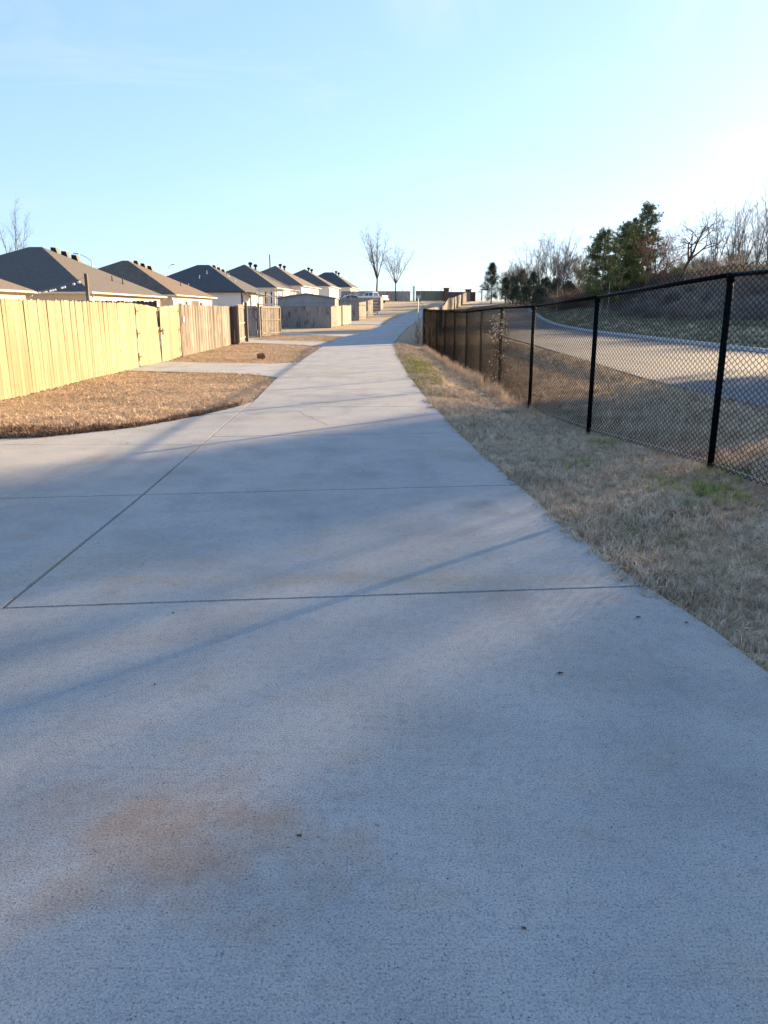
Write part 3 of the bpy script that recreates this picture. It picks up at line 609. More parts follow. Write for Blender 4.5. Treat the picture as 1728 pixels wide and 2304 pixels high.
picket_run(f2, (xf(26.6), 26.6), (xf(36), 36.1), OLDWOOD, seed=3, posts=2.44, face=1, var=.016, tone=[OLDWOOD, OLDWOOD, PALEWOOD, OLDWOOD])
b = B(); b.tube([Vector((.09, -4.0, 1.22)), Vector((.11, -4.0, 1.22))], .11, 20); b.obj('round_plaque', TRIM, f2, False)
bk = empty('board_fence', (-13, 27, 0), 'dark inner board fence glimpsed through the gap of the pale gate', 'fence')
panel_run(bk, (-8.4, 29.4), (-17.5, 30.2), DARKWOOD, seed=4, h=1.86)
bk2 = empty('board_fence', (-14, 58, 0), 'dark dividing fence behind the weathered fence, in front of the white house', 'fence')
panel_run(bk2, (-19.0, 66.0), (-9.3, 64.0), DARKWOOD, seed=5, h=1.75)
# return board and open gates at the second driveway
ret = empty('fence_gate', (-7.2, 36.3, 0), 'shaded end return of the weathered fence, standing edge on to the path', 'gate')
picket_run(ret, (-7.02, 36.17), (-6.68, 36.17), DARKWOOD, seed=6, rails=False)  # shade of this face put into the dark board colour
def open_leaf(label, p0, p1, m, rails, seed, pm=None, stile=True, h=1.78):
    g = empty('fence_gate', (p0[0], p0[1], H(*p0)), label, 'gate'); a = Vector(p0); c = Vector(p1); L = (c - a).length; d = (c - a) / L; ang = math.atan2(d.y, d.x); n = int(round(L / .13)); st = L / n
    r = rnd(seed); mes = [picket_mesh('picket', st - .012, h, .017, .02, q, 1) for q in (m, m, pm or m)]
    for i in range(n):
        q = d * (st * (i + .5)); dz = H(a.x + q.x, a.y + q.y) - H(*p0)
        put('picket', mes[r.randrange(3)], g, (q.x, q.y, dz + .03 + r.uniform(-.01, .01)), (0, 0, ang + r.uniform(-.01, .01)))
    for zr in rails:
        b = B(); b.box(0, L, -.05, -.012, zr, zr + .08, Matrix.Rotation(ang, 4, 'Z')); b.obj('rail', pm or m, g)
    if stile:
        for s in (0, L - .08): b = B(); b.box(s, s + .08, -.05, -.010, .06, 1.76, Matrix.Rotation(ang, 4, 'Z')); b.obj('stile', pm or m, g)
    return g
open_leaf('narrow weathered gate leaf with exposed rails at the end of the old fence', (-6.70, 36.3), (-7.05, 39.9), OLDWOOD, (.2, .9, 1.62), 21, PALEWOOD)
dk = open_leaf('shaded grey gate leaf facing the path walker across the second driveway', (-8.75, 47), (-7.55, 47), GREYWOOD, (.3, .95, 1.55), 22)
open_leaf('sunlit open gate leaf with pale rails left of the shed fence', (-7.36, 47.4), (-6.55, 50.0), OLDWOOD, (.16, .93, 1.68), 23, PALEWOOD)
def post(label, x, y, h, s, m, cap=False):
    b = B(); z = H(x, y); b.box(-s, s, -s, s, -.1, h); g = empty('fence_post', (x, y, z), label, 'post'); b.obj('post_shaft', m, g)
    if cap:
        c = B(); c.add([(-s * 1.5, -s * 1.5, h), (s * 1.5, -s * 1.5, h), (s * 1.5, s * 1.5, h), (-s * 1.5, s * 1.5, h), (0, 0, h + s * 1.6)], [(0, 1, 2, 3)[::-1], (0, 1, 4), (1, 2, 4), (2, 3, 4), (3, 0, 4)]); c.obj('post_cap', TRIM, g)
post('white capped post at the near side of the second driveway', -6.95, 40.0, 1.9, .07, OLDWOOD, True)
post('white capped post between the shaded and the sunlit gate leaves', -7.45, 47.2, 1.9, .07, GREYWOOD, True)
# fence in front of the shed
f3 = empty('board_fence', (-4.57, 68.3, H(-4.57, 68.3)), 'stained grey board fence wrapping round the low shed', 'fence')
panel_run(f3, (-13.5, 68.5), (-4.60, 68.3), GREYWOOD, seed=31, face=1)
panel_run(f3, (-4.57, 68.35), (-3.95, 73.4), PALEWOOD, seed=32, face=1, var=.05)
panel_run(f3, (-3.85, 73.6), (-3.25, 78.5), PALEWOOD, seed=33, face=1, var=.07)
f4 = empty('board_fence', (-2.65, 83, H(-2.65, 83)), 'dark board fence at the third driveway', 'fence')
panel_run(f4, (-8.0, 83.3), (-2.68, 83), GREYWOOD, seed=34, h=1.83)
open_leaf('leaning open gate leaf beside the third driveway, nearest of three', (-2.62, 83.1), (-1.95, 86.0), PALEWOOD, (.3, 1.5), 35, OLDWOOD, False)
open_leaf('middle open gate leaf at the third driveway, pale and patched', (-1.82, 89.3), (-1.3, 91.8), PALEWOOD, (.3, .9, 1.5), 36, PALEWOOD, False)
sl = empty('slatted_gate', (-1.15, 96, H(-1.15, 96)), 'open gate of horizontal pale slats with gaps, past the third driveway', 'gate')
for i in range(5):
    b = B(); b.box(-1.0, .7, -.02, .02, .2 + i * .36, .38 + i * .36, Matrix.Rotation(.9, 4, 'Z')); b.obj('slat', PALEWOOD, sl)
for s in (-1.0, .62): b = B(); b.box(s, s + .09, .021, .06, 0, 1.8, Matrix.Rotation(.9, 4, 'Z')); b.obj('stile', DARKWOOD, sl)
f5 = empty('board_fence', (-.5, 112, H(-.5, 112)), 'grey board fence in front of the parked car and pickup', 'fence')
panel_run(f5, (-9.2, 112.5), (-.55, 112), GREYWOOD, seed=37)
panel_run(f5, (-.5, 112.1), (-.15, 119), GREYWOOD, seed=38)
f6 = empty('board_fence', (2.5, 160, H(2.5, 160)), 'long grey board fence on the crest behind the pickup', 'fence')
panel_run(f6, (-8.5, 160.5), (5.2, 160), GREYWOOD, seed=39, h=1.95)
f7 = empty('board_fence', (9, 163, H(9, 163)), 'greenish board fence on the crest with dark brick piers', 'fence')
GRNW = mat('green_grey_board', (0.22, 0.21, 0.15), 0.9, rand=.1)
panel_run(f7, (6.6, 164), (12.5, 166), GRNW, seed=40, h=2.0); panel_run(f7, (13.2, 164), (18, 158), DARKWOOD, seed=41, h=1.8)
for (x, y, h, lb) in ((12.9, 165.6, 2.6, 'dark brick fence pier, taller left one of the two on the crest'), (16.6, 157.5, 2.3, 'dark brick fence pier, right one of the two on the crest')):
    g = empty('brick_pier', (x, y, H(x, y)), lb, 'pier'); b = B(); b.box(-.5, .5, -.5, .5, -.2, h - .15); b.obj('pier_shaft', BRICKD, g); b = B(); b.box(-.62, .62, -.62, .62, h - .15, h); b.obj('pier_cap', BRICKD, g)
for i, (x, y, h) in enumerate(((5.9, 158, 2.9), (6.6, 158, 1.9), (7.2, 157.5, 2.0))):
    post(('tall', 'short left', 'short right')[i] + ' pale post beside the end of the crest fence', x, y, h, .13, PALEWOOD)
wf = empty('board_fence', (8.4, 103, H(8.4, 103)), 'tall weathered fence climbing the hill right of the path beyond the chain link', 'fence')
panel_run(wf, (2.0, 38.6), (8.4, 103), OLDWOOD, seed=42, pm=DARKWOOD, face=1, var=.03)
panel_run(wf, (8.4, 103), (15.7, 152), OLDWOOD, seed=43, pm=DARKWOOD, face=1, var=.03)
panel_run(wf, (15.7, 152), (16.4, 152.6), PALEWOOD, seed=44, face=1)

# ------------------------------------------------------------------ houses
def house(label, A, Bp, Wd, ze, rise, ridge, roofm, wallm, trim, feats=(), vents='box', group='single storey houses behind the board fence', over=.45, depth_axis=None, pipes=0, seed=0):
    """A near right eave corner, Bp far right eave corner (world xy); roof hips to a short ridge along the front"""
    A = Vector((A[0] * 1.015, A[1] * 1.05)); Bp = Vector((Bp[0] * 1.015, Bp[1] * 1.05)); D = (Bp - A); L = D.length; u = D / L; v = Vector((-u.y, u.x)); mid = (A + Bp) / 2 + v * (Wd / 2)
    ang = math.atan2(u.y, u.x) - math.pi / 2
    zg = min(H(A.x, A.y), H(Bp.x, Bp.y)) - .3
    g = empty('house', (mid.x, mid.y, zg), label, 'house', group, ang)
    hw, hl = Wd / 2, L / 2; e = ze - zg; t = rise + e
    # local: x right (towards path), y away from camera
    rx = ridge / 2
    b = B(); P_ = [(hw, -hl, e), (hw, hl, e), (-hw, hl, e), (-hw, -hl, e), (rx, 0, t), (-rx, 0, t)]
    lowv = [(x, y, z - .05) for x, y, z in P_[:4]]
    b.add(P_ + lowv, [(0, 1, 4), (1, 2, 5, 4), (2, 3, 5), (3, 0, 4, 5), (0, 6, 7, 1), (1, 7, 8, 2), (2, 8, 9, 3), (3, 9, 6, 0), (9, 8, 7, 6)])
    roof = b.obj('roof', roofm, g)
    b = B()
    for s in (-1, 1):
        b.box(s * hw - .02, s * hw + .02, -hl + .02, hl - .02, e - .17, e - .052); b.box(-hw - .02, hw + .02, s * hl - .02, s * hl + .02, e - .17, e - .052)
    b.box(-hw + .02, hw - .02, -hl + .02, hl - .02, e - .165, e - .14); b.obj('fascia', trim, g)
    # gutter on the side towards the path and a downspout
    b = B(); b.box(hw + .022, hw + .14, -hl, hl, e - .145, e - .055); b.obj('gutter', trim, g)
    wx = hw - over; wy = hl - over
    b = B(); b.box(-wx, wx, -wy, wy, -.5, e - .166); b.obj('wall', wallm, g)
    for s in (-wy + .05, wy - .05):
        d = B(); d.tube([(hw + .08, s, e - .17), (hw + .05, s, e - .32), (wx + .06, s, e - .55), (wx + .06, s, .3)], .045, 6); d.obj('downspout', trim, g)
    for s in (-1, 1):   # corner boards
        b = B(); b.box(wx - .10, wx + .02, s * wy - (.1 if s > 0 else .02), s * wy + (.02 if s > 0 else .1), -.4, e - .167); b.obj('corner_board', trim, g)
    r = rnd(seed)
    for kind, yc, w, z0, z1 in feats:   # on the wall facing the path; yc fraction along depth
        y = -wy + 2 * wy * yc; zz0 = z0 + .3; zz1 = min(z1 + .3, e - .3)
        fr = B(); fr.box(wx + .004, wx + .06, y - w / 2 - .09, y + w / 2 + .09, zz0 - .09, zz0); fr.box(wx + .004, wx + .06, y - w / 2 - .09, y + w / 2 + .09, zz1, zz1 + .09)
        fr.box(wx + .004, wx + .06, y - w / 2 - .09, y - w / 2, zz0, zz1); fr.box(wx + .004, wx + .06, y + w / 2, y + w / 2 + .09, zz0, zz1)
        if kind == 'window':
            f = fr.obj('window', trim, g); p = B(); p.box(wx + .004, wx + .02, y - w / 2, y + w / 2, zz0, zz1); p.obj('pane', GLASS, f)
            p = B(); p.box(wx + .021, wx + .05, y - w / 2, y + w / 2, (zz0 + zz1) / 2 - .025, (zz0 + zz1) / 2 + .025); p.obj('glazing_bar', trim, f)
        elif kind == 'garage':
            f = fr.obj('garage_door', trim, g)
            for q in range(4):
                p = B(); hq = (zz1 - zz0) / 4; p.box(wx + .006, wx + .03, y - w / 2, y + w / 2, zz0 + q * hq + .01, zz0 + (q + 1) * hq - .01); p.obj('door_panel', GDOOR, f)
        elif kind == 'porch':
            f = fr.obj('porch_opening', trim, g); p = B(); p.box(wx + .003, wx + .012, y - w / 2, y + w / 2, zz0, zz1); p.obj('porch_shade', OPENSHADE, f)  # recess shade drawn as a thin dark sheet on the wall
        elif kind == 'lamp':
            p = B(); p.box(wx + .01, wx + .14, y - .07, y + .07, zz1 - .3, zz1); p.obj('wall_lamp', BLACKP, g)
        elif kind == 'door':
            f = fr.obj('door', trim, g); p = B(); p.box(wx + .004, wx + .03, y - w / 2, y + w / 2, zz0, zz1); p.obj('door_leaf', RUST, f)
    # vents on the right slope just under the ridge
    slope = (t - e) / (hw - rx)
    if vents == 'box':
        for q in range(3):
            yv = 1.2 + q * .95; xv = rx + .55 + q * .42; b = B(); zv = t - slope * (xv - rx)
            b.add([(xv - .28, yv - .33, zv - .05), (xv + .3, yv - .33, zv - .3), (xv + .3, yv + .33, zv - .3), (xv - .28, yv + .33, zv - .05), (xv - .26, yv - .3, zv + .34), (xv + .12, yv - .3, zv + .30), (xv + .12, yv + .3, zv + .30), (xv - .26, yv + .3, zv + .34)],
                  [(0, 3, 2, 1), (4, 5, 6, 7), (0, 1, 5, 4), (1, 2, 6, 5), (2, 3, 7, 6), (3, 0, 4, 7)]); b.obj('roof_vent', BLACKP, roof)
    elif vents == 'turbine':
        for q in range(2):
            yv = 1.0 + q * 1.7; xv = rx + .7 + q * .45; zv = t - slope * (xv - rx); b = B(); b.tube([(xv, yv, zv - .3), (xv, yv, zv + .35)], .17, 10)
            b.tube([(xv, yv, zv + .35), (xv, yv, zv + .45), (xv, yv, zv + .62), (xv, yv, zv + .78), (xv, yv, zv + .85)], [.2, .31, .34, .24, .08], 12)
            for a in range(12): c_, s_ = math.cos(a * .5236), math.sin(a * .5236); b.tube([(xv + .32 * c_, yv + .32 * s_, zv + .42), (xv + .36 * c_, yv + .36 * s_, zv + .6), (xv + .26 * c_, yv + .26 * s_, zv + .8)], .02, 3)
            b.obj('turbine_vent', BLACKP, roof)
    for q in range(pipes):   # plumbing stacks
        if q % 2 == 0: xv = r.uniform(hw * .35, hw * .8); yv = r.uniform(-.4, .4) * hl * (xv / hw); zv = t - slope * (xv - rx)
        else: yv = -r.uniform(.35, .85) * hl; xv = r.uniform(-.6, .7) * hw * (-yv / hl); zv = t + (t - e) / hl * yv
        b = B(); b.tube([(xv, yv, zv - .2), (xv, yv, zv + .4)], .045, 6); b.tube([(xv, yv, zv - .1), (xv, yv, zv + .08)], [.16, .06], 8); b.obj('vent_pipe', TRIM if seed == 3 else BLACKP, roof)
    return g
HG = None
house('tan roofed cream house cut off by the left edge of the photo', (-21.6, 31), (-21.7, 48), 15.5, 2.75, 3.6, 1.0, SH_B, CREAM, TRIM, [('window', .8, 1.6, .9, 2.0), ('door', .93, .5, 0, 2.1)], None, pipes=0, seed=1)
house('nearest full house, brown hip roof with three black box vents on its ridge', (-19.4, 51), (-19.4, 68.6), 14.6, 2.8, 3.5, 1.0, SH_A, CREAM, TRIM,
      [('garage', .25, 4.6, 0, 2.15), ('porch', .47, .9, .9, 2.1), ('lamp', .55, 0, 0, 2.0), ('porch', .66, 1.3, 1.2, 2.15), ('window', .88, .7, .9, 2.1)], 'box', pipes=3, seed=2)
house('second full house, taupe walls with a dark patio opening and grey garage door', (-19.4, 71.8), (-19.3, 88.8), 14.8, 3.05, 3.55, .6, SH_BR, TAUPE, TRIM,
      [('window', .15, 1.2, .9, 2.0), ('window', .3, .9, .9, 2.2), ('porch', .52, 3.0, 0, 2.3), ('lamp', .66, 0, 0, 2.1), ('garage', .82, 3.8, 0, 2.1)], 'box', pipes=1, seed=3 + 3)
house('third full house, charcoal roof with white vent pipes and a white walled end', (-17.5, 97), (-17.4, 118), 15.2, 3.95, 3.8, 1.6, SH_C, WHITE, DTRIM,
      [('garage', .6, 4.0, 0, 2.2), ('porch', .85, 2.4, 0, 2.3), ('window', .3, 1.0, 1.0, 2.1)], 'box', pipes=6, seed=3)
house('fourth house, brown roof with two turbine vents and a grey garage door', (-16.9, 121.5), (-15.3, 139), 15.0, 5.15, 4.0, .2, SH_A, WHITE, TRIM,
      [('window', .18, .9, .9, 2.2), ('garage', .48, 4.6, 0, 2.3), ('lamp', .66, 0, 0, 2.0), ('garage', .82, 3.4, 0, 1.9)], 'turbine', pipes=3, seed=4)
house('fifth house, greyish tan roof with two turbine vents', (-15.2, 145), (-13.3, 163), 15.0, 6.2, 4.1, .2, SH_B, WHITE, TRIM,
      [('garage', .42, 4.6, 0, 2.4), ('lamp', .62, 0, 0, 2.0), ('window', .9, .8, .5, 2.4)], 'turbine', pipes=2, seed=5)
h6 = house('sixth house, brown roof with a light streak of metal edging', (-11.6, 168), (-10.4, 186), 14.5, 6.85, 4.0, .2, SH_A, WHITE, TRIM, [('window', .5, 1.2, .9, 2.2), ('door', .7, 1, 0, 2.2)], 'turbine', pipes=1, seed=6)
house('farthest house, charcoal hip roof at the end of the row', (-8.0, 192), (-6.4, 210), 14.5, 7.35, 4.0, 2.2, SH_C, WHITE, TRIM, [('window', .5, 1.4, .9, 2.0)], 'turbine', pipes=1, seed=7)
# back porch of the third house
pp = empty('porch_frame', (-16.3, 104.0, H(-16.3, 104)), 'white rail and post back porch frame on the charcoal roofed house', 'porch')
for i, (x, y) in enumerate(((0, 0), (1.6, .3), (1.4, 6.5), (0, 6.2), (3.0, .6))):
    b = B(); b.box(x - .09, x + .09, y - .09, y + .09, -.3, 2.75); b.obj('post', DTRIM if i % 2 else WHITE, pp)
for z in (.9, 1.9, 2.55): b = B(); b.box(0.1, 3.0, -.06, .06, z, z + .16); b.obj('rail', WHITE, pp)
b = B(); b.box(-.3, 3.3, -.3, 7.0, 2.76, 2.88); b.obj('porch_roof', TRIM, pp)

# shed behind the stained fence
sh = empty('shed', (-6.95, 73.2, H(-6.95, 73.2)), 'low grey lap sided shed with shallow gable behind the stained fence', 'shed')
b = B(); hwd = 2.55; b.prism([(-hwd, -.1), (hwd, -.1), (hwd, 2.38), (0, 2.75), (-hwd, 2.38)], -2.2, 3.2); b.obj('wall', SHEDM, sh)
for i in range(9):
    z = .2 + i * .3
    if z + .28 < 2.39: b = B(); b.prism([(-hwd - .0, z), (hwd, z), (hwd, z + .27), (-hwd, z + .27)], -2.24, -2.202, None); b.obj('siding_board', SHEDM, sh)
b = B(); b.prism([(-hwd - .15, 2.38), (0, 2.77), (hwd + .15, 2.38), (hwd + .15, 2.45), (0, 2.85), (-hwd - .15, 2.45)], -2.4, 3.4); b.obj('roof', SHEDM, sh)
b = B(); b.box(hwd + .002, hwd + .03, -2.2, 3.2, 1.7, 2.35); b.obj('side_trim', PALEWOOD, sh)
b = B(); b.box(hwd + .031, hwd + .05, 1.5, 2.2, 1.85, 2.2); b.obj('vent_grille', GREYWOOD, sh)
# wheelie bin near the third house
bn = empty('wheelie_bin', (-9.6, 65, H(-9.6, 65)), 'dark blue wheelie bin by the shed', 'bin')
b = B(); b.add([(-.27, -.3, 0), (.27, -.3, 0), (.27, .3, 0), (-.27, .3, 0), (-.34, -.4, 1.75), (.34, -.4, 1.75), (.34, .4, 1.75), (-.34, .4, 1.75)], [(3, 2, 1, 0), (4, 5, 6, 7), (0, 1, 5, 4), (1, 2, 6, 5), (2, 3, 7, 6), (3, 0, 4, 7)]); b.obj('bin_body', BLUEP, bn)
b = B(); b.prism([(-.37, 1.752), (.37, 1.752), (.33, 1.84), (-.33, 1.86)], -.44, .44); b.obj('lid', BLUEP, bn)

# ------------------------------------------------------------------ vehicles
def wheel(g, x, y, r_=.34, w=.22):
    b = B(); b.tube([(x, y - w / 2, r_), (x, y + w / 2, r_)], r_, 20); t = b.obj('tyre', TYRE, g)
    b = B(); b.tube([(x, y - w / 2 - .01, r_), (x, y + w / 2 + .01, r_)], r_ * .62, 14); b.obj('rim', GALV, t)
def body(g, prof, w, name, m, inset=.0):
    """side profile (x,z) with rounded flanks"""
    n = len(prof); V = []; Y = [-w / 2, -w / 2 * .96, w / 2 * .96, w / 2]; cz = sum(p[1] for p in prof) / n; cx_ = sum(p[0] for p in prof) / n
    for k, y in enumerate(Y):
        s = .955 if k in (0, 3) else 1.0
        V += [(cx_ + (x - cx_) * s, y, cz + (z - cz) * s) for x, z in prof]
    F_ = [tuple(range(n)), tuple(range(4 * n - 1, 3 * n - 1, -1))]
    for k in range(3): F_ += [(k * n + i, (k + 1) * n + i, (k + 1) * n + (i + 1) % n, k * n + (i + 1) % n)[::-1] for i in range(n)]
    return mesh_obj(name, V, F_, m, g)
def cabin(g, prof, w0, w1, z0, z1, name, m):
    n = len(prof); V = []
    for s in (-1, 1): V += [(x, s * (w0 + (w1 - w0) * (z - z0) / (z1 - z0)) / 2, z) for x, z in prof]
    F_ = [tuple(range(n)), tuple(range(2 * n - 1, n - 1, -1))] + [(i, i + n, (i + 1) % n + n, (i + 1) % n)[::-1] for i in range(n)]
    return mesh_obj(name, V, F_, m, g)
def side_glass(g, poly, w0, w1, z0, z1, name='side_window'):
    for s in (-1, 1):
        V = [(x, s * ((w0 + (w1 - w0) * (z - z0) / (z1 - z0)) / 2 + o), z) for o in (.004, .02) for x, z in poly]; n = len(poly)
        mesh_obj(name, V, [tuple(range(n)), tuple(range(2 * n - 1, n - 1, -1))] + [(i, i + n, (i + 1) % n + n, (i + 1) % n)[::-1] for i in range(n)], GLASS, g)
def pickup(x, y, rz, label):
    g = empty('pickup_truck', (x, y, H(x, y)), label, 'pickup truck', None, rz)
    body(g, [(-2.9, .5), (2.8, .5), (2.95, .7), (2.9, 1.05), (2.7, 1.16), (1.5, 1.22), (-2.85, 1.25), (-2.95, .9)], 2.0, 'body', CARW)
    cabin(g, [(1.45, 1.2), (.75, 1.88), (-.7, 1.92), (-.95, 1.22)], 1.9, 1.55, 1.2, 1.9, 'cab', CARW)
    side_glass(g, [(1.15, 1.26), (.68, 1.78), (.18, 1.8), (.18, 1.26)], 1.9, 1.55, 1.2, 1.9); side_glass(g, [(.06, 1.26), (.06, 1.8), (-.6, 1.8), (-.75, 1.26)], 1.9, 1.55, 1.2, 1.9)
    for s, nm in ((1, 'windscreen'), (-1, 'rear_window')):
        a = (1.47, .77) if s > 0 else (-.96, -.72); b = B(); V = [(a[0] - s * .02 + s * .01, -.8, 1.25), (a[0] - s * .02 + s * .01, .8, 1.25), (a[1] + s * .03, .68, 1.84), (a[1] + s * .03, -.68, 1.84)]
        V += [(p[0] + s * .015, p[1], p[2] + .012) for p in V]; b.add(V, [(0, 1, 2, 3), (7, 6, 5, 4), (0, 4, 5, 1), (1, 5, 6, 2), (2, 6, 7, 3), (3, 7, 4, 0)]); b.obj(nm, GLASS, g)
    b = B(); b.box(-2.75, -1.05, -.8, .8, 1.251, 1.27); b.obj('bed_floor', BLACKP, g)
    for sx in (-1.95, 1.9):
        for sy in (-.88, .88): wheel(g, sx, sy, .4, .26)
    for sy in (-.85, .85): b = B(); b.box(-2.99, -2.92, sy - .09, sy + .09, .85, 1.15); b.obj('tail_light', RED, g); b = B(); b.box(2.88, 2.97, sy - .14, sy + .14, .82, 1.0); b.obj('headlight', BULB, g)
    b = B(); b.box(-3.08, -2.96, -.95, .95, .5, .68); b.obj('bumper', GALV, g)
    return g
def car(x, y, rz, label):
    g = empty('car', (x, y, H(x, y)), label, 'car', None, rz)
    body(g, [(-2.3, .35), (2.25, .3), (2.4, .55), (2.3, .78), (1.25, .98), (-1.9, 1.05), (-2.35, .98), (-2.4, .6)], 1.84, 'body', CARW)
    cabin(g, [(1.35, .95), (.45, 1.48), (-.4, 1.56), (-1.3, 1.42), (-1.95, 1.03)], 1.76, 1.3, .95, 1.55, 'cabin', CARW)
    side_glass(g, [(1.05, 1.02), (.42, 1.40), (-.02, 1.46), (-.02, 1.02)], 1.76, 1.3, .95, 1.55); side_glass(g, [(-.1, 1.02), (-.1, 1.46), (-.45, 1.48), (-1.2, 1.34), (-1.5, 1.06)], 1.76, 1.3, .95, 1.55)
    b = B(); V = [(1.34, -.72, .985), (1.34, .72, .985), (.5, .6, 1.47), (.5, -.6, 1.47)]; V += [(p[0] + .015, p[1], p[2] + .015) for p in V]; b.add(V, [(0, 1, 2, 3), (7, 6, 5, 4), (0, 4, 5, 1), (1, 5, 6, 2), (2, 6, 7, 3), (3, 7, 4, 0)]); b.obj('windscreen', GLASS, g)
    b = B(); V = [(-1.9, -.7, 1.07), (-1.9, .7, 1.07), (-1.33, .6, 1.42), (-1.33, -.6, 1.42)]; V += [(p[0] - .015, p[1], p[2] + .015) for p in V]; b.add(V, [(3, 2, 1, 0), (4, 5, 6, 7), (0, 4, 5, 1), (1, 5, 6, 2), (2, 6, 7, 3), (3, 7, 4, 0)]); b.obj('rear_window', GLASS, g)
    # driver's door swung open, cabin shade painted as a flat dark panel
    b = B(); b.box(.1, 1.0, -.935, -.925, .45, 1.42); b.obj('door_shade', OPENSHADE, g)
    b = B(); b.box(0, 1.0, -.03, .03, .42, 1.0, Matrix.Translation((1.05, -.95, 0)) @ Matrix.Rotation(R(-125), 4, 'Z')); dd = b.obj('open_door', CARW, g)
    b = B(); b.box(.1, .9, -.01, .01, 1.0, 1.4, Matrix.Translation((1.05, -.95, 0)) @ Matrix.Rotation(R(-125), 4, 'Z')); b.obj('door_glass', GLASS, dd)
    for sx in (-1.4, 1.45):
        for sy in (-.82, .82): wheel(g, sx, sy, .33, .2)
    for sy in (-.7, .7): b = B(); b.box(-2.43, -2.34, sy - .18, sy + .18, .78, .95); b.obj('tail_light', RED, g); b = B(); b.box(2.3, 2.41, sy - .2, sy + .2, .58, .74); b.obj('headlight', BULB, g)
    return g
pickup(-2.2, 145, R(180 - 32), 'white crew cab pickup parked in front of the long crest fence')
car(-6.2, 140, R(180 + 22), 'white saloon car with a door open, left of the pickup')

# ------------------------------------------------------------------ street lamps, poles, string lights
def street_lamp(x, y, h, arm, label, dirx):
    z = H(x, y); g = empty('street_lamp', (x, y, z), label, 'street lamp', 'street lamps behind the houses')
    b = B(); b.tube([(0, 0, 0), (0, 0, h - .8)], [.11, .07], 8); b.obj('pole', GALV, g)
    b = B(); b.tube([(0, 0, h - .85), (dirx * arm * .45, 0, h - .35), (dirx * arm, 0, h)], .035, 6); b.obj('arm', GALV, g)
    b = B(); b.add([(dirx * arm, -.14, h - .04), (dirx * (arm + .75), -.12, h + .02), (dirx * (arm + .75), .12, h + .02), (dirx * arm, .14, h - .04), (dirx * arm, -.1, h + .12), (dirx * (arm + .7), -.08, h + .14), (dirx * (arm + .7), .08, h + .14), (dirx * arm, .1, h + .12)],
                   [(0, 1, 2, 3), (7, 6, 5, 4), (0, 4, 5, 1), (1, 5, 6, 2), (2, 6, 7, 3), (3, 7, 4, 0)]); b.obj('lamp_head', GALV, g)
street_lamp(-36.2, 100, 8.3 - H(-36.2, 100), 1.45, 'street lamp with its arm to the left, rising behind the nearest full house', -1)
street_lamp(-41.6, 155, 10.1 - H(-41.6, 155), 0.7, 'street lamp with its arm to the right, rising behind the charcoal roofed house', 1)
up = empty('utility_pole', (-29.7, 210, H(-29.7, 210)), 'thin wooden utility pole rising behind the turbine vented roofs', 'utility pole')
b = B(); b.tube([(0, 0, 0), (0, 0, 15.7 - H(-29.7, 210))], [.2, .13], 8); b.obj('pole', BARK, up)
lp = empty('light_post', (-11.2, 30.2, 0), 'tall pine post behind the pale fence holding up a string of bulbs', 'post')
b = B(); b.box(-.055, .055, -.055, .055, -.1, 2.86); b.obj('post_shaft', OLDWOOD, lp)
st = empty('string_lights', (-11.2, 30.2, 2.75), 'drooping string of clear round bulbs between the pine post and the tan roofed house', 'string lights')
p0 = Vector((0, 0, 0)); p1 = Vector((-10.6, 19.5, -.08)); N_ = 26; pts_ = []
for i in range(N_ + 1):
    t = i / N_; p = p0.lerp(p1, t); p.z -= .20 * 4 * t * (1 - t) * .5; pts_.append(p)
b = B(); b.tube(pts_, .006, 4); b.obj('cable', BLACKP, st)
for t in (.09, .16, .3, .345, .47, .52, .57, .66, .69, .83, .90, .95):
    i = t * N_; p = pts_[int(i)].lerp(pts_[int(i) + 1], i - int(i)); b = B(); b.tube([p, p + Vector((0, 0, -.05))], .016, 6); s_ = b.obj('bulb_socket', BLACKP, st)
    b = B(); b.tube([p + Vector((0, 0, -.05)), p + Vector((0, 0, -.07)), p + Vector((0, 0, -.105)), p + Vector((0, 0, -.14)), p + Vector((0, 0, -.155))], [.02, .05, .068, .048, .01], 8); b.obj('bulb', BULB, s_)
# thin galvanised post with a stay at the end of the chain link fence
sg = empty('stay_post', (1.9, 44.5, 0), 'thin galvanised post with a diagonal stay at the far end of the chain link fence', 'post')
b = B(); b.tube([(0, 0, -.1), (0, 0, 2.32)], .03, 8); b.obj('pipe', GALV, sg)
b = B(); b.tube([(0.02, 0, 2.1), (.75, 2.0, 1.4)], .012, 5); b.obj('stay_wire', BLACKM, sg)
b = B(); b.box(-.1, .14, -.02, .02, 2.2, 2.34); b.obj('bracket', GALV, sg)
bl = empty('bollard_light', (24.0, 196, H(24, 196)), 'bent black pipe stand by the road at the top of the hill', 'pipe stand')
b = B(); b.box(-.12, .12, -.12, .12, 0, 2.4); b.obj('upright', BLACKM, bl); b = B(); b.box(-.3, 1.5, -.13, .13, 2.401, 2.65); b.obj('arm', BLACKM, bl)
# tall wire fence on the crest
tf = empty('tall_wire_fence', (10, 215, H(10, 215)), 'tall thin wire fence with evenly spaced posts on the skyline', 'fence')
zf = H(10, 215)
for i in range(-4, 14):
    x = i * 2.62 + 10.2 - 10; y = 0; b = B(); z = H(x + 10, 215) - zf; b.tube([(x, y, z), (x, y, z + 4.3)], .028, 4); b.obj('post', BLACKM, tf)
for z in (.6, 2.3): b = B(); b.tube([(-11, 0, z), (34, 0, z)], .02, 4); b.obj('rail', BLACKM, tf)

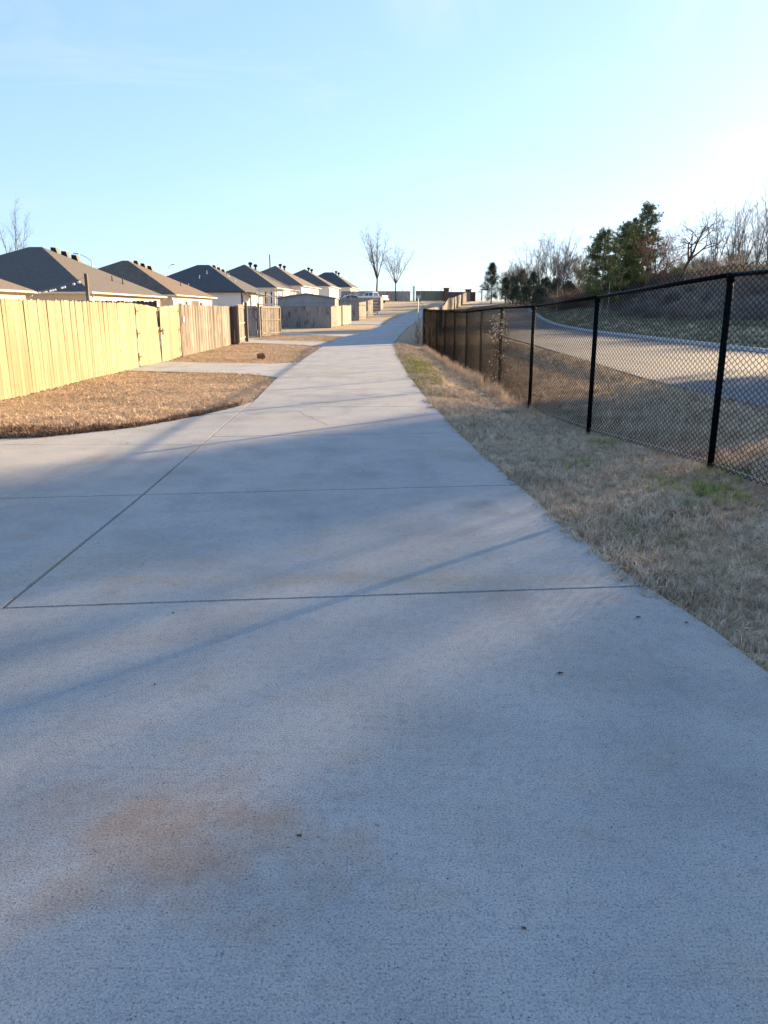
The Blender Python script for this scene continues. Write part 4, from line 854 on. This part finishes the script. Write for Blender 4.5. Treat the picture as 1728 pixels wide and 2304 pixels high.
# ------------------------------------------------------------------ trees
def seg_mesh(name, segs, m, k=4):
    A_ = np.array([s[0] for s in segs]); C_ = np.array([s[1] for s in segs]); ra = np.array([s[2] for s in segs]); rc = np.array([s[3] for s in segs])
    d = C_ - A_; d /= np.linalg.norm(d, axis=1, keepdims=True) + 1e-9
    up_ = np.where(np.abs(d[:, 2:3]) > .9, np.array([[1., 0, 0]]), np.array([[0, 0, 1.]])); a = np.cross(d, up_); a /= np.linalg.norm(a, axis=1, keepdims=True); b = np.cross(d, a)
    V = []
    for P_, r in ((A_, ra), (C_, rc)):
        for j in range(k):
            t = 2 * math.pi * j / k; V.append(P_ + (a * math.cos(t) + b * math.sin(t)) * r[:, None])
    V = np.stack(V, 1); n = len(segs); base = np.arange(n)[:, None] * (2 * k); F_ = []
    for j in range(k): F_.append(np.concatenate([base + j, base + (j + 1) % k, base + k + (j + 1) % k, base + k + j], 1))
    return np_mesh(name, V.reshape(-1, 3), np.stack(F_, 1).reshape(-1, 4), m)
def grow(seed, h, trunk_r, fork=.35, spread=.5, levels=5, kids=3, upb=.35, wob=.12, ratio=.72, twiggy=1.0, multi=1):
    """returns (trunk segs, limb segs, twig segs), base at origin"""
    r = rnd(seed); T = []; Lm = []; Tw = []
    def limb(p, d, L, rad, lev):
        n = 4 if lev < 3 else 3; q = p.copy(); dd = d.copy(); pr = max(rad, .010); out = []
        for i in range(n):
            dd = (dd + Vector((r.gauss(0, wob), r.gauss(0, wob), r.gauss(0, wob) + upb * .12))).normalized(); q2 = q + dd * (L / n); r2 = pr * (.92 if lev else .93)
            (T if lev == 0 else Lm if lev < 3 else Tw).append((tuple(q), tuple(q2), pr, r2)); out.append((q2.copy(), dd.copy(), r2)); q = q2; pr = r2
        if lev >= levels: return
        nk = kids if lev else kids + 1
        for i in range(int(nk * (twiggy if lev > 2 else 1)) + (1 if r.random() < .4 else 0)):
            a, da, ra = out[-1] if i < 2 else out[r.randrange(max(0, 1 if lev else 2), n)]
            az = r.uniform(0, 6.283) if i else r.uniform(0, 6.283); o = da.orthogonal().normalized(); o.rotate(Matrix.Rotation(az, 3, da))
            nd = (da + o * r.uniform(.5, 1.3) * spread + Vector((0, 0, upb * .5))).normalized(); limb(a, nd, L * ratio * r.uniform(.75, 1.15), max(ra * r.uniform(.55, .8), .010), lev + 1)
    for m_ in range(multi):
        d0 = Vector((r.gauss(0, .03 if multi == 1 else .18), r.gauss(0, .03 if multi == 1 else .18), 1)).normalized()
        limb(Vector((r.gauss(0, .02 if multi == 1 else .12), 0, -.1)), d0, h * fork, trunk_r, 0)
    # normalise height
    mz = max(s[1][2] for s in T + Lm + Tw); s = h / mz
    sc = lambda L: [(tuple(c * s for c in a), tuple(c * s for c in b), ra, rb) for a, b, ra, rb in L]
    return sc(T), sc(Lm), sc(Tw)
TREEK = {}
def tree_kit(key, bark=BARK, twig=TWIG, **kw):
    T, L, W_ = grow(**kw); TREEK[key] = (seg_mesh('trunk', T, bark, 7), seg_mesh('crown', L, bark, 5), seg_mesh('twigs', W_, twig, 3)); return key
def place_tree(key, x, y, s, rz, label, group=None, name='bare_tree', sz=None, lean=0):
    g = empty(name, (x, y, H(x, y) - .05), label, 'tree', group, rz); g.scale = (s, s, sz or s); g.rotation_euler = (lean, 0, rz)
    t, l_, w = TREEK[key]; put('trunk', t, g); c = put('crown', l_, g); put('twigs', w, c); return g
tree_kit('vase', seed=4, h=14, trunk_r=.20, fork=.33, spread=.46, levels=6, kids=3, upb=.38, wob=.06, ratio=.70, twiggy=1.05)
tree_kit('vase2', seed=9, h=11, trunk_r=.17, fork=.36, spread=.55, levels=6, kids=3, upb=.30, wob=.07, ratio=.66, twiggy=1.05)
tree_kit('filter', seed=12, h=12, trunk_r=.17, fork=.40, spread=.42, levels=6, kids=3, upb=.40, wob=.06, ratio=.64, twiggy=.8)
tree_kit('filter2', seed=15, h=11, trunk_r=.16, fork=.36, spread=.48, levels=6, kids=3, upb=.35, wob=.08, ratio=.66, twiggy=.8)
tree_kit('multi', seed=21, h=8, trunk_r=.08, fork=.34, spread=.5, levels=5, kids=3, upb=.35, wob=.1, ratio=.70, twiggy=1.0, multi=3)
tree_kit('multi2', seed=23, h=7, trunk_r=.07, fork=.30, spread=.65, levels=5, kids=3, upb=.25, wob=.12, ratio=.72, twiggy=1.0, multi=3)
tree_kit('oak', seed=33, h=9, trunk_r=.22, fork=.34, spread=.95, levels=6, kids=3, upb=.10, wob=.12, ratio=.68, twiggy=.8)
tree_kit('red', seed=41, h=6, trunk_r=.07, fork=.26, spread=.8, levels=5, kids=3, upb=.1, wob=.14, ratio=.70, twiggy=1.1, multi=2, twig=TWIGR, bark=TWIGR)
def vase(seed, h, tr, th, nl, ang, side=.42, wob=.05, bare_low=2):
    r = rnd(seed); T = []; L = []; W_ = []
    n = 6; p = Vector((0, 0, -.1)); rr_ = tr
    for i in range(n):
        q = Vector((p.x + r.gauss(0, .03 * h / 14), p.y + r.gauss(0, .03 * h / 14), -.1 + (th + .1) * (i + 1) / n)); T.append((tuple(p), tuple(q), rr_, rr_ * .93)); p = q; rr_ *= .93
    def twig(q, d, ln, rad, lev):
        o = d.orthogonal().normalized(); o.rotate(Matrix.Rotation(r.uniform(0, 6.283), 3, d)); d = (d + o * r.uniform(.45, 1.0) + Vector((0, 0, .12))).normalized(); k = 3
        for i in range(k):
            d = (d + Vector((r.gauss(0, .10), r.gauss(0, .10), r.gauss(.03, .07)))).normalized(); q2 = q + d * (ln / k); W_.append((tuple(q), tuple(q2), rad, rad * .75)); rad *= .75; q = q2
            if lev < 2 and r.random() < .9: twig(q, d, ln * r.uniform(.4, .65), max(rad * .8, .008), lev + 1)
            if lev < 1: twig(q, d, ln * r.uniform(.4, .6), max(rad * .7, .008), lev + 1)
    for i in range(nl):
        az = 6.283 * i / nl + r.uniform(-.4, .4); tl = R(ang) * (r.uniform(.75, 1.15) if i else .15); d = Vector((math.cos(az) * math.sin(tl), math.sin(az) * math.sin(tl), math.cos(tl))); ln = (h - th) / math.cos(tl) * (r.uniform(.78, .98) if i else 1.0)
        q = p + Vector((0, 0, -r.uniform(0, .12) * th)); rad = tr * .58; m_ = 10
        for j in range(m_):
            d = (d + Vector((r.gauss(0, wob), r.gauss(0, wob), r.gauss(.01, .02)))).normalized(); q2 = q + d * (ln / m_); L.append((tuple(q), tuple(q2), rad, rad * .85)); rad = max(rad * .85, .014); q = q2
            if j >= bare_low:
                for c_ in range(2): twig(q, d, ln * side * (1 - .6 * j / m_) * r.uniform(.6, 1.1), max(rad * .6, .012), 0)
    return T, L, W_
def vase_kit(key, twig=TWIG, bark=BARK, **kw):
    T, L, W_ = vase(**kw); TREEK[key] = (seg_mesh('trunk', T, bark, 7), seg_mesh('crown', L, bark, 5), seg_mesh('twigs', W_, twig, 3))
vase_kit('vase', seed=5, h=14, tr=.21, th=4.6, nl=7, ang=25, side=.23)
vase_kit('vase2', seed=8, h=11, tr=.17, th=3.9, nl=7, ang=26, side=.27)
vase_kit('tall', seed=13, h=12, tr=.17, th=2.6, nl=4, ang=12, side=.22, wob=.035)
vase_kit('tall2', seed=17, h=11, tr=.16, th=1.8, nl=5, ang=17, side=.26, wob=.05)
place_tree('vase', -1.45, 158, 1.0, .3, 'taller of the two bare vase shaped trees on the crest')
place_tree('vase2', 2.35, 160, .93, 1.2, 'shorter of the two bare vase shaped trees on the crest')
place_tree('tall', -48.4, 106, .85, 2.2, 'bare narrow tree behind the nearest full house at the far left', sz=1.12)
place_tree('vase2', -61.5, 118, 1.1, .4, 'bare tree cut off by the left edge of the photo')
def sh_at(px, y):  # world x from a column of the photo at distance y
    return (px - 864) / 1730 * (y * .967 + .2)
GB = 'bare winter trees on the hillside'
spots = [  # (photo column, distance, kit, scale)
    (1165, 150, 'multi', 1.0), (1190, 140, 'tall2', .9), (1213, 128, 'tall', .85), (1235, 120, 'tall2', .9), (1262, 118, 'tall', .85), (1150, 160, 'multi2', 1.0), (1205, 138, 'tall', .9), (1250, 126, 'tall2', .95), (1275, 124, 'multi', 1.1), (1180, 132, 'multi', .9),
    (1290, 112, 'multi2', .9), (1312, 105, 'multi', .8), (1300, 120, 'multi', 1.0), (1440, 100, 'multi', 1.0), (1468, 98, 'tall2', .7), (1570, 104, 'multi', 1.1), (1595, 100, 'tall', .66),
    (1600, 108, 'tall', .86), (1632, 112, 'tall', .95), (1660, 106, 'tall2', .9), (1690, 104, 'tall', .90), (1712, 100, 'tall', .92), (1740, 96, 'multi', 1.3), (1545, 104, 'multi2', 1.1), (1490, 106, 'multi', 1.1), (1655, 98, 'multi2', 1.2), (1700, 94, 'multi', 1.2), (1625, 100, 'multi', 1.2), (1560, 112, 'multi', 1.3), (1645, 118, 'tall', .9), (1720, 112, 'tall2', 1.0), (1580, 96, 'multi2', 1.0)]
ordw = ['slender', 'crooked', 'many stemmed', 'twiggy']
ORD = ['first', 'second', 'third', 'fourth', 'fifth', 'sixth', 'seventh', 'eighth', 'ninth', 'tenth', 'eleventh', 'twelfth']
spots.sort(key=lambda q: -q[0]); cnt = {}
for i, (px, y, k, s) in enumerate(spots):
    where = 'left of the pine' if px < 1310 else 'between the pine and the right edge'
    kk = (k, px < 1310); cnt[kk] = cnt.get(kk, 0) + 1
    lb = {'tall': 'tall slender bare tree', 'tall2': 'bare forked tree', 'multi': 'many stemmed bare tree', 'multi2': 'low spreading bare tree'}[k] + ', ' + ORD[cnt[kk] - 1] + ' such leftwards ' + ('from the pine' if px < 1310 else 'from the right edge')
    if px > 1400 and 'multi' in k: s *= .52
    place_tree(k, sh_at(px, y), y, s, i * 1.7, lb, GB + ', ' + k.replace('2', ' forked') + (' left' if px < 1310 else ' right'))
place_tree('oak', sh_at(1525, 80), 80, .80, .8, 'dark spreading bare oak with low limbs right of the pine')
place_tree('red', sh_at(1478, 80), 80, 1.0, .2, 'reddish twigged small tree between the pine and the spreading oak')
place_tree('red', sh_at(1450, 84), 84, 1.0, 2.2, 'reddish brown twiggy tree just right of the pine')
# seed pods / old leaves on the oak
# ---- pines
def pine(x, y, h, w, label, seed, name='pine_tree', lean=0):
    r = rnd(seed); g = empty(name, (x, y, H(x, y) - .05), label, 'tree'); T = []; p = Vector((0, 0, 0)); rad = .19
    for i in range(10):
        q = p + Vector((r.gauss(0, .05) + lean, r.gauss(0, .05), h / 10)); T.append((tuple(p), tuple(q), rad, rad * .86)); p = q; rad *= .86
    put('trunk', seg_mesh('trunk', T, BARKP, 8), g)
    Lm = []; C_ = []
    nb = int(h * 13)
    for i in range(nb):
        t = (i + r.random()) / nb; z = h * (.16 + .82 * t); az = r.uniform(0, 6.283)
        prof = min(1, .55 + t * 1.6) * (1 - max(0, t - .45) / .6) ** .6
        L = w * max(.14, prof) * r.uniform(.55, 1.15); tx, ty = lean * 10 * z / h, 0
        a = Vector((tx, ty, z)); e = a + Vector((math.cos(az) * L, math.sin(az) * L, L * r.uniform(-.05, .45)))
        Lm.append((tuple(a), tuple(e), .03, .01)); n = int(4 + L * 5)
        for k in range(n):
            s = r.uniform(.35, 1.05); C_.append((a.lerp(e, s) + Vector((r.gauss(0, .18), r.gauss(0, .18), r.gauss(0.05, .13))), r.uniform(.75, 1.25)))
    put('limbs', seg_mesh('limbs', Lm, BARK, 4), g)
    g_ = np.random.default_rng(seed); c = np.array([tuple(q[0]) for q in C_]); sc_ = np.array([q[1] for q in C_]); per = 28
    c = np.repeat(c, per, 0); sc_ = np.repeat(sc_, per); n = len(c); d = g_.normal(size=(n, 3)); d[:, 2] += .5; d /= np.linalg.norm(d, axis=1, keepdims=True)
    c = c + g_.normal(0, .07, (n, 3)); L = (.20 * sc_ * g_.uniform(.7, 1.2, n))[:, None]; s = np.cross(d, g_.normal(size=(n, 3))); s /= np.linalg.norm(s, axis=1, keepdims=True); s *= .021
    V = np.stack([c - s, c + s, c + d * L], 1).reshape(-1, 3); put('needles', np_mesh('needles', V, np.arange(n * 3).reshape(-1, 3), NEEDLE), g); return g
pine(sh_at(1350, 78), 78, 8.0, 2.3, 'dark green pine with a full crown, left of the pair on the hillside', 1)
pine(sh_at(1385, 86), 86, 8.3, 2.1, 'yellow green pine leaning behind the full crowned pine', 2, lean=.06)
pine(sh_at(1405, 90), 90, 7.4, 1.8, 'shorter yellowish pine filling the gap between the pair of pines and the tall one', 4)
pine(sh_at(1438, 92), 92, 8.9, 2.3, 'tall open crowned pine standing behind the reddish tree', 3)
def cedar(x, y, h, w, label, seed, group=None):
    r = rnd(seed); g = empty('cedar_tree', (x, y, H(x, y) - .05), label, 'tree', group)
    put('trunk', seg_mesh('trunk', [((0, 0, 0), (0.05, 0, h * .5), .12, .08), ((.05, 0, h * .5), (0, 0, h * .96), .08, .02)], BARK, 6), g)
    g_ = np.random.default_rng(seed); nc = int(h * 34); t = g_.random(nc) ** .8; z = h * (.12 + .86 * t); az = g_.uniform(0, 6.283, nc); R_ = w * np.minimum(1, (t + .12) * 3) * (1.02 - t) ** .75 * g_.uniform(.2, 1.1, nc) + .05
    c = np.stack([R_ * np.cos(az), R_ * np.sin(az), z], 1); per = 55; c = np.repeat(c, per, 0); n = len(c); c = c + g_.normal(0, .17, (n, 3)); d = g_.normal(size=(n, 3)); d[:, 2] += .6; d /= np.linalg.norm(d, axis=1, keepdims=True)
    s = np.cross(d, g_.normal(size=(n, 3))); s /= np.linalg.norm(s, axis=1, keepdims=True); V = np.stack([c - s * .035, c + s * .035, c + d * .15], 1).reshape(-1, 3)
    put('foliage', np_mesh('foliage', V, np.arange(n * 3).reshape(-1, 3), CEDAR), g); return g
cedar(sh_at(1104, 140), 140, 6.9, 2.5, 'dark cedar standing alone at the left end of the hillside wood', 5)
for q_, (px, y, h_, w_, lb) in enumerate((
    (1136, 142, 4.4, 2.0, 'low dark cedar just right of the lone cedar'), (1170, 134, 5.6, 2.9, 'dark cedar under the bare trees at the left end of the wood'),
    (1197, 128, 5.2, 2.6, 'pointed dark cedar in the middle of the left wood'), (1225, 120, 4.3, 3.0, 'broad low cedar in the right half of the left wood'),
    (1152, 146, 4.6, 2.6, 'rounded cedar between the lone cedar and the left wood'), (1250, 116, 3.9, 2.8, 'low cedar at the right end of the left wood'),
    (1183, 124, 3.2, 2.6, 'small cedar in front of the left wood'), (1212, 116, 3.0, 2.6, 'small cedar low on the bank before the left wood'), (1275, 112, 3.4, 2.6, 'low dark cedar between the left wood and the pines'), (1160, 130, 3.0, 2.2, 'squat cedar at the road edge of the left wood'))):
    cedar(sh_at(px, y), y, h_, w_, lb, 6 + q_)

# hillside brush: bushes of bent stems
def bush(seed, n, h, spread, m, rad=.008, curl=.5):
    r = rnd(seed); S_ = []
    for i in range(n):
        p = Vector((r.gauss(0, spread * .4), r.gauss(0, spread * .4), 0)); d = Vector((r.gauss(0, curl), r.gauss(0, curl), 1)).normalized(); L = h * r.uniform(.5, 1.1) / 4; rr_ = rad
        for s in range(4):
            q = p + d * L; S_.append((tuple(p), tuple(q), rr_, rr_ * .75)); rr_ *= .75
            if r.random() < .75:
                e = (d + Vector((r.gauss(0, .7), r.gauss(0, .7), r.gauss(0, .4)))).normalized(); S_.append((tuple(q), tuple(q + e * L * .9), rr_ * .8, rr_ * .4))
            d = (d + Vector((r.gauss(0, .3), r.gauss(0, .3), -.12))).normalized(); p = q
    return seg_mesh('brush', S_, m, 3)
bd = [bush(100 + i, 46, 1.25, .9, BRAM, .012, .6) for i in range(5)]
x, y = pts(16, 60, 8, 190, 1.3, lambda x, y: (x > np.interp(y, *ROADR) + 4.8 + 1.6 * vnoise(x, y, 6, 4)) & (x < np.interp(y, *ROADR) + np.interp(y, [8, 190], [26, 18])) & (x < y * .62 + 6))
k = ~((vnoise(x, y, 9, 8) > .78)); x, y = x[k], y[k]
scatter('hillside_brush', bd, P3(x, y, -.05), rg.uniform(.35, 1.1, len(x)) * (0.55 + .6 * vnoise(x, y, 5, 12)), 'dark purplish brown bramble and brush covering the hillside', 'brush', tilt=.25)
bt = [bush(200 + i, 46, 2.3, 1.1, m_, .013, .45) for i, m_ in enumerate((BRAMT, TWIG, TWIGR, TWIG, BRAM))]
x, y = pts(22, 70, 45, 190, .30, lambda x, y: (x > np.interp(y, *ROADR) + 11) & (x < np.interp(y, *ROADR) + 34) & (x < y * .56 + 3))
x2, y2 = pts(14, 34, 96, 165, .55, lambda x, y: (x > np.interp(y, *ROADR) + 2.5) & (x < np.interp(y, *ROADR) + 14) & (x > y * .115))
x = np.concatenate([x, x2]); y = np.concatenate([y, y2])
scatter('thicket', bt, P3(x, y, -.05), rg.uniform(.55, 1.3, len(x)), 'tangled leafless thicket along the top of the hillside', 'thicket', tilt=.15)
def shrub(px, y, h, w, label, seed, m=YSHRUB):
    x = sh_at(px, y); g = empty('shrub', (x, y, H(x, y)), label, 'shrub'); put('stems', bush(seed, 30, h * .8, w * .6, TWIG, .012, .5), g)
    g_ = np.random.default_rng(seed); n = 9000; c = g_.normal(0, 1, (n, 3)); c /= np.linalg.norm(c, axis=1, keepdims=True); c *= (g_.random(n) ** .4)[:, None] * np.array([[w / 2, w / 2, h / 2]]); c[:, 2] += h * .5
    c += .2 * np.sin(c[:, [1, 2, 0]] * 5); d = g_.normal(size=(n, 3)); d[:, 2] += .8; d /= np.linalg.norm(d, axis=1, keepdims=True); s = np.cross(d, g_.normal(size=(n, 3))); s /= np.linalg.norm(s, axis=1, keepdims=True)
    V = np.stack([c - s * .02, c + s * .02, c + d * .11], 1).reshape(-1, 3); put('foliage', np_mesh('foliage', V, np.arange(n * 3).reshape(-1, 3), m), g)
shrub(1450, 88, 1.6, 2.2, 'yellow green shrub on the hillside below the pines', 1)
shrub(1523, 84, 1.7, 2.4, 'yellow green shrub at the foot of the spreading oak', 2)
shrub(1558, 86, 1.5, 1.8, 'olive green shrub right of the spreading oak', 3)
shrub(1478, 86, 1.4, 1.6, 'orange brown shrub between two yellow green shrubs', 4, TWIGR)
# pale dead saplings against the brush
for px, y, h, lb in ((1365, 74, 3.2, 'pale dead sapling trunk in front of the pines'), (1250, 92, 3.0, 'pale bare sapling trunk at the left of the brush')):
    x = sh_at(px, y); g = empty('dead_sapling', (x, y, H(x, y)), lb, 'tree'); put('trunk', seg_mesh('trunk', [((0, 0, 0), (.08, 0, h * .5), .06, .05), ((.08, 0, h * .5), (.05, 0, h), .05, .03)], BARKP, 6), g)

# wood outside the right edge of the frame: it shades the near path
r_ = rnd(77)
WOOD = [(24, 15.), (27, 19), (23.5, 21), (30, 24), (22.5, 9.5), (28, 12), (34, 21), (37, 29), (20.5, 4), (31, 16.5), (25.5, 24.0), (24, 18), (29.5, 21.5), (22, 12.5), (26, 15.5), (33, 26), (23, 6.5), (25, 1),
        (27, 33.8), (30, 37.2), (33, 39.5), (25.5, 32.6), (36, 35.5)]
TREES_OUT = []
for i, (x, y) in enumerate(WOOD):
    cedar(x, y, r_.uniform(7.5, 10.5), r_.uniform(2.4, 3.2), 'dark cedar in the roadside wood right of the photo', 300 + i, 'cedars of the roadside wood right of the photo')
for i, (x, y, k, s) in enumerate(((24.5, 28.2, 'filter', .85), (27, 31.3, 'filter2', .9), (31, 34.2, 'filter', .9), (28, 28.6, 'filter2', 1.0), (35, 35.9, 'multi', 1.2))):
    place_tree(k, x, y, s, i * 1.1, 'leafless tree in the roadside wood right of the photo', 'bare trees of the roadside wood right of the photo')

# ------------------------------------------------------------------ small things on the ground
def leaf(x, y, s, rz, label):
    b = B(); r = rnd(int(x * 1000)); n = 9; V = [(0, 0, .004)]
    for i in range(n): a = 6.283 * i / n; q = s * (1 if i % 2 == 0 else .62) * r.uniform(.8, 1.15); V.append((q * math.cos(a), q * .6 * math.sin(a), .003 + .25 * s * abs(math.sin(a * 1.0 + .5))))
    b.add(V, [(0, i + 1, (i + 1) % n + 1) for i in range(n)]); o = b.obj('dead_leaf', LEAF); o.location = (x, y, H(x, y) + .001); o.rotation_euler = (0, 0, rz); tag(o, label, 'leaf', 'dead leaves scattered on the concrete'); return o
r_ = rnd(9)
for (x, y) in ((-1.08, 3.68), (-.95, 2.9), (1.13, 3.65), (1.28, 3.62), (1.5, 3.55), (-1.5, 5.0), (-.72, 8.0), (-.2, 7.3), (.93, 8.1), (.98, 7.55), (.9, 8.8), (1.02, 6.45), (1.05, 6.3), (-2.8, 10.1), (-3.4, 9.6), (-1.9, 4.9), (.62, 5.1), (.1, 5.2), (.75, 3.0), (-.25, 1.95), (.35, 1.6), (-3.0, 8.9)):
    leaf(x, y, r_.uniform(.008, .02), r_.uniform(0, 6), 'small dark dead leaf on the ' + ('left apron' if x < -1.9 else 'slab beside the grass verge' if x > .6 and y > 3 else 'nearest slab' if y < 3.9 else 'middle of the second slab' if y < 6.6 else 'third slab'))
cb = bmesh.new(); bmesh.ops.create_icosphere(cb, subdivisions=3, radius=.14); r_ = rnd(2)
for v in cb.verts: v.co *= 1 + .18 * math.sin(v.co.x * 40) * math.sin(v.co.y * 37 + 1) + r_.uniform(-.06, .06); v.co.z *= .8
me = bpy.data.meshes.new('dirt_clod'); cb.to_mesh(me); cb.free(); me.materials.append(mat('clod_earth', (0.20, 0.10, 0.05), 0.95)); tag(put('dirt_clod', me, None, (-3.98, 25.4, .07)), 'round brown clod of earth on the second lawn', 'clod')
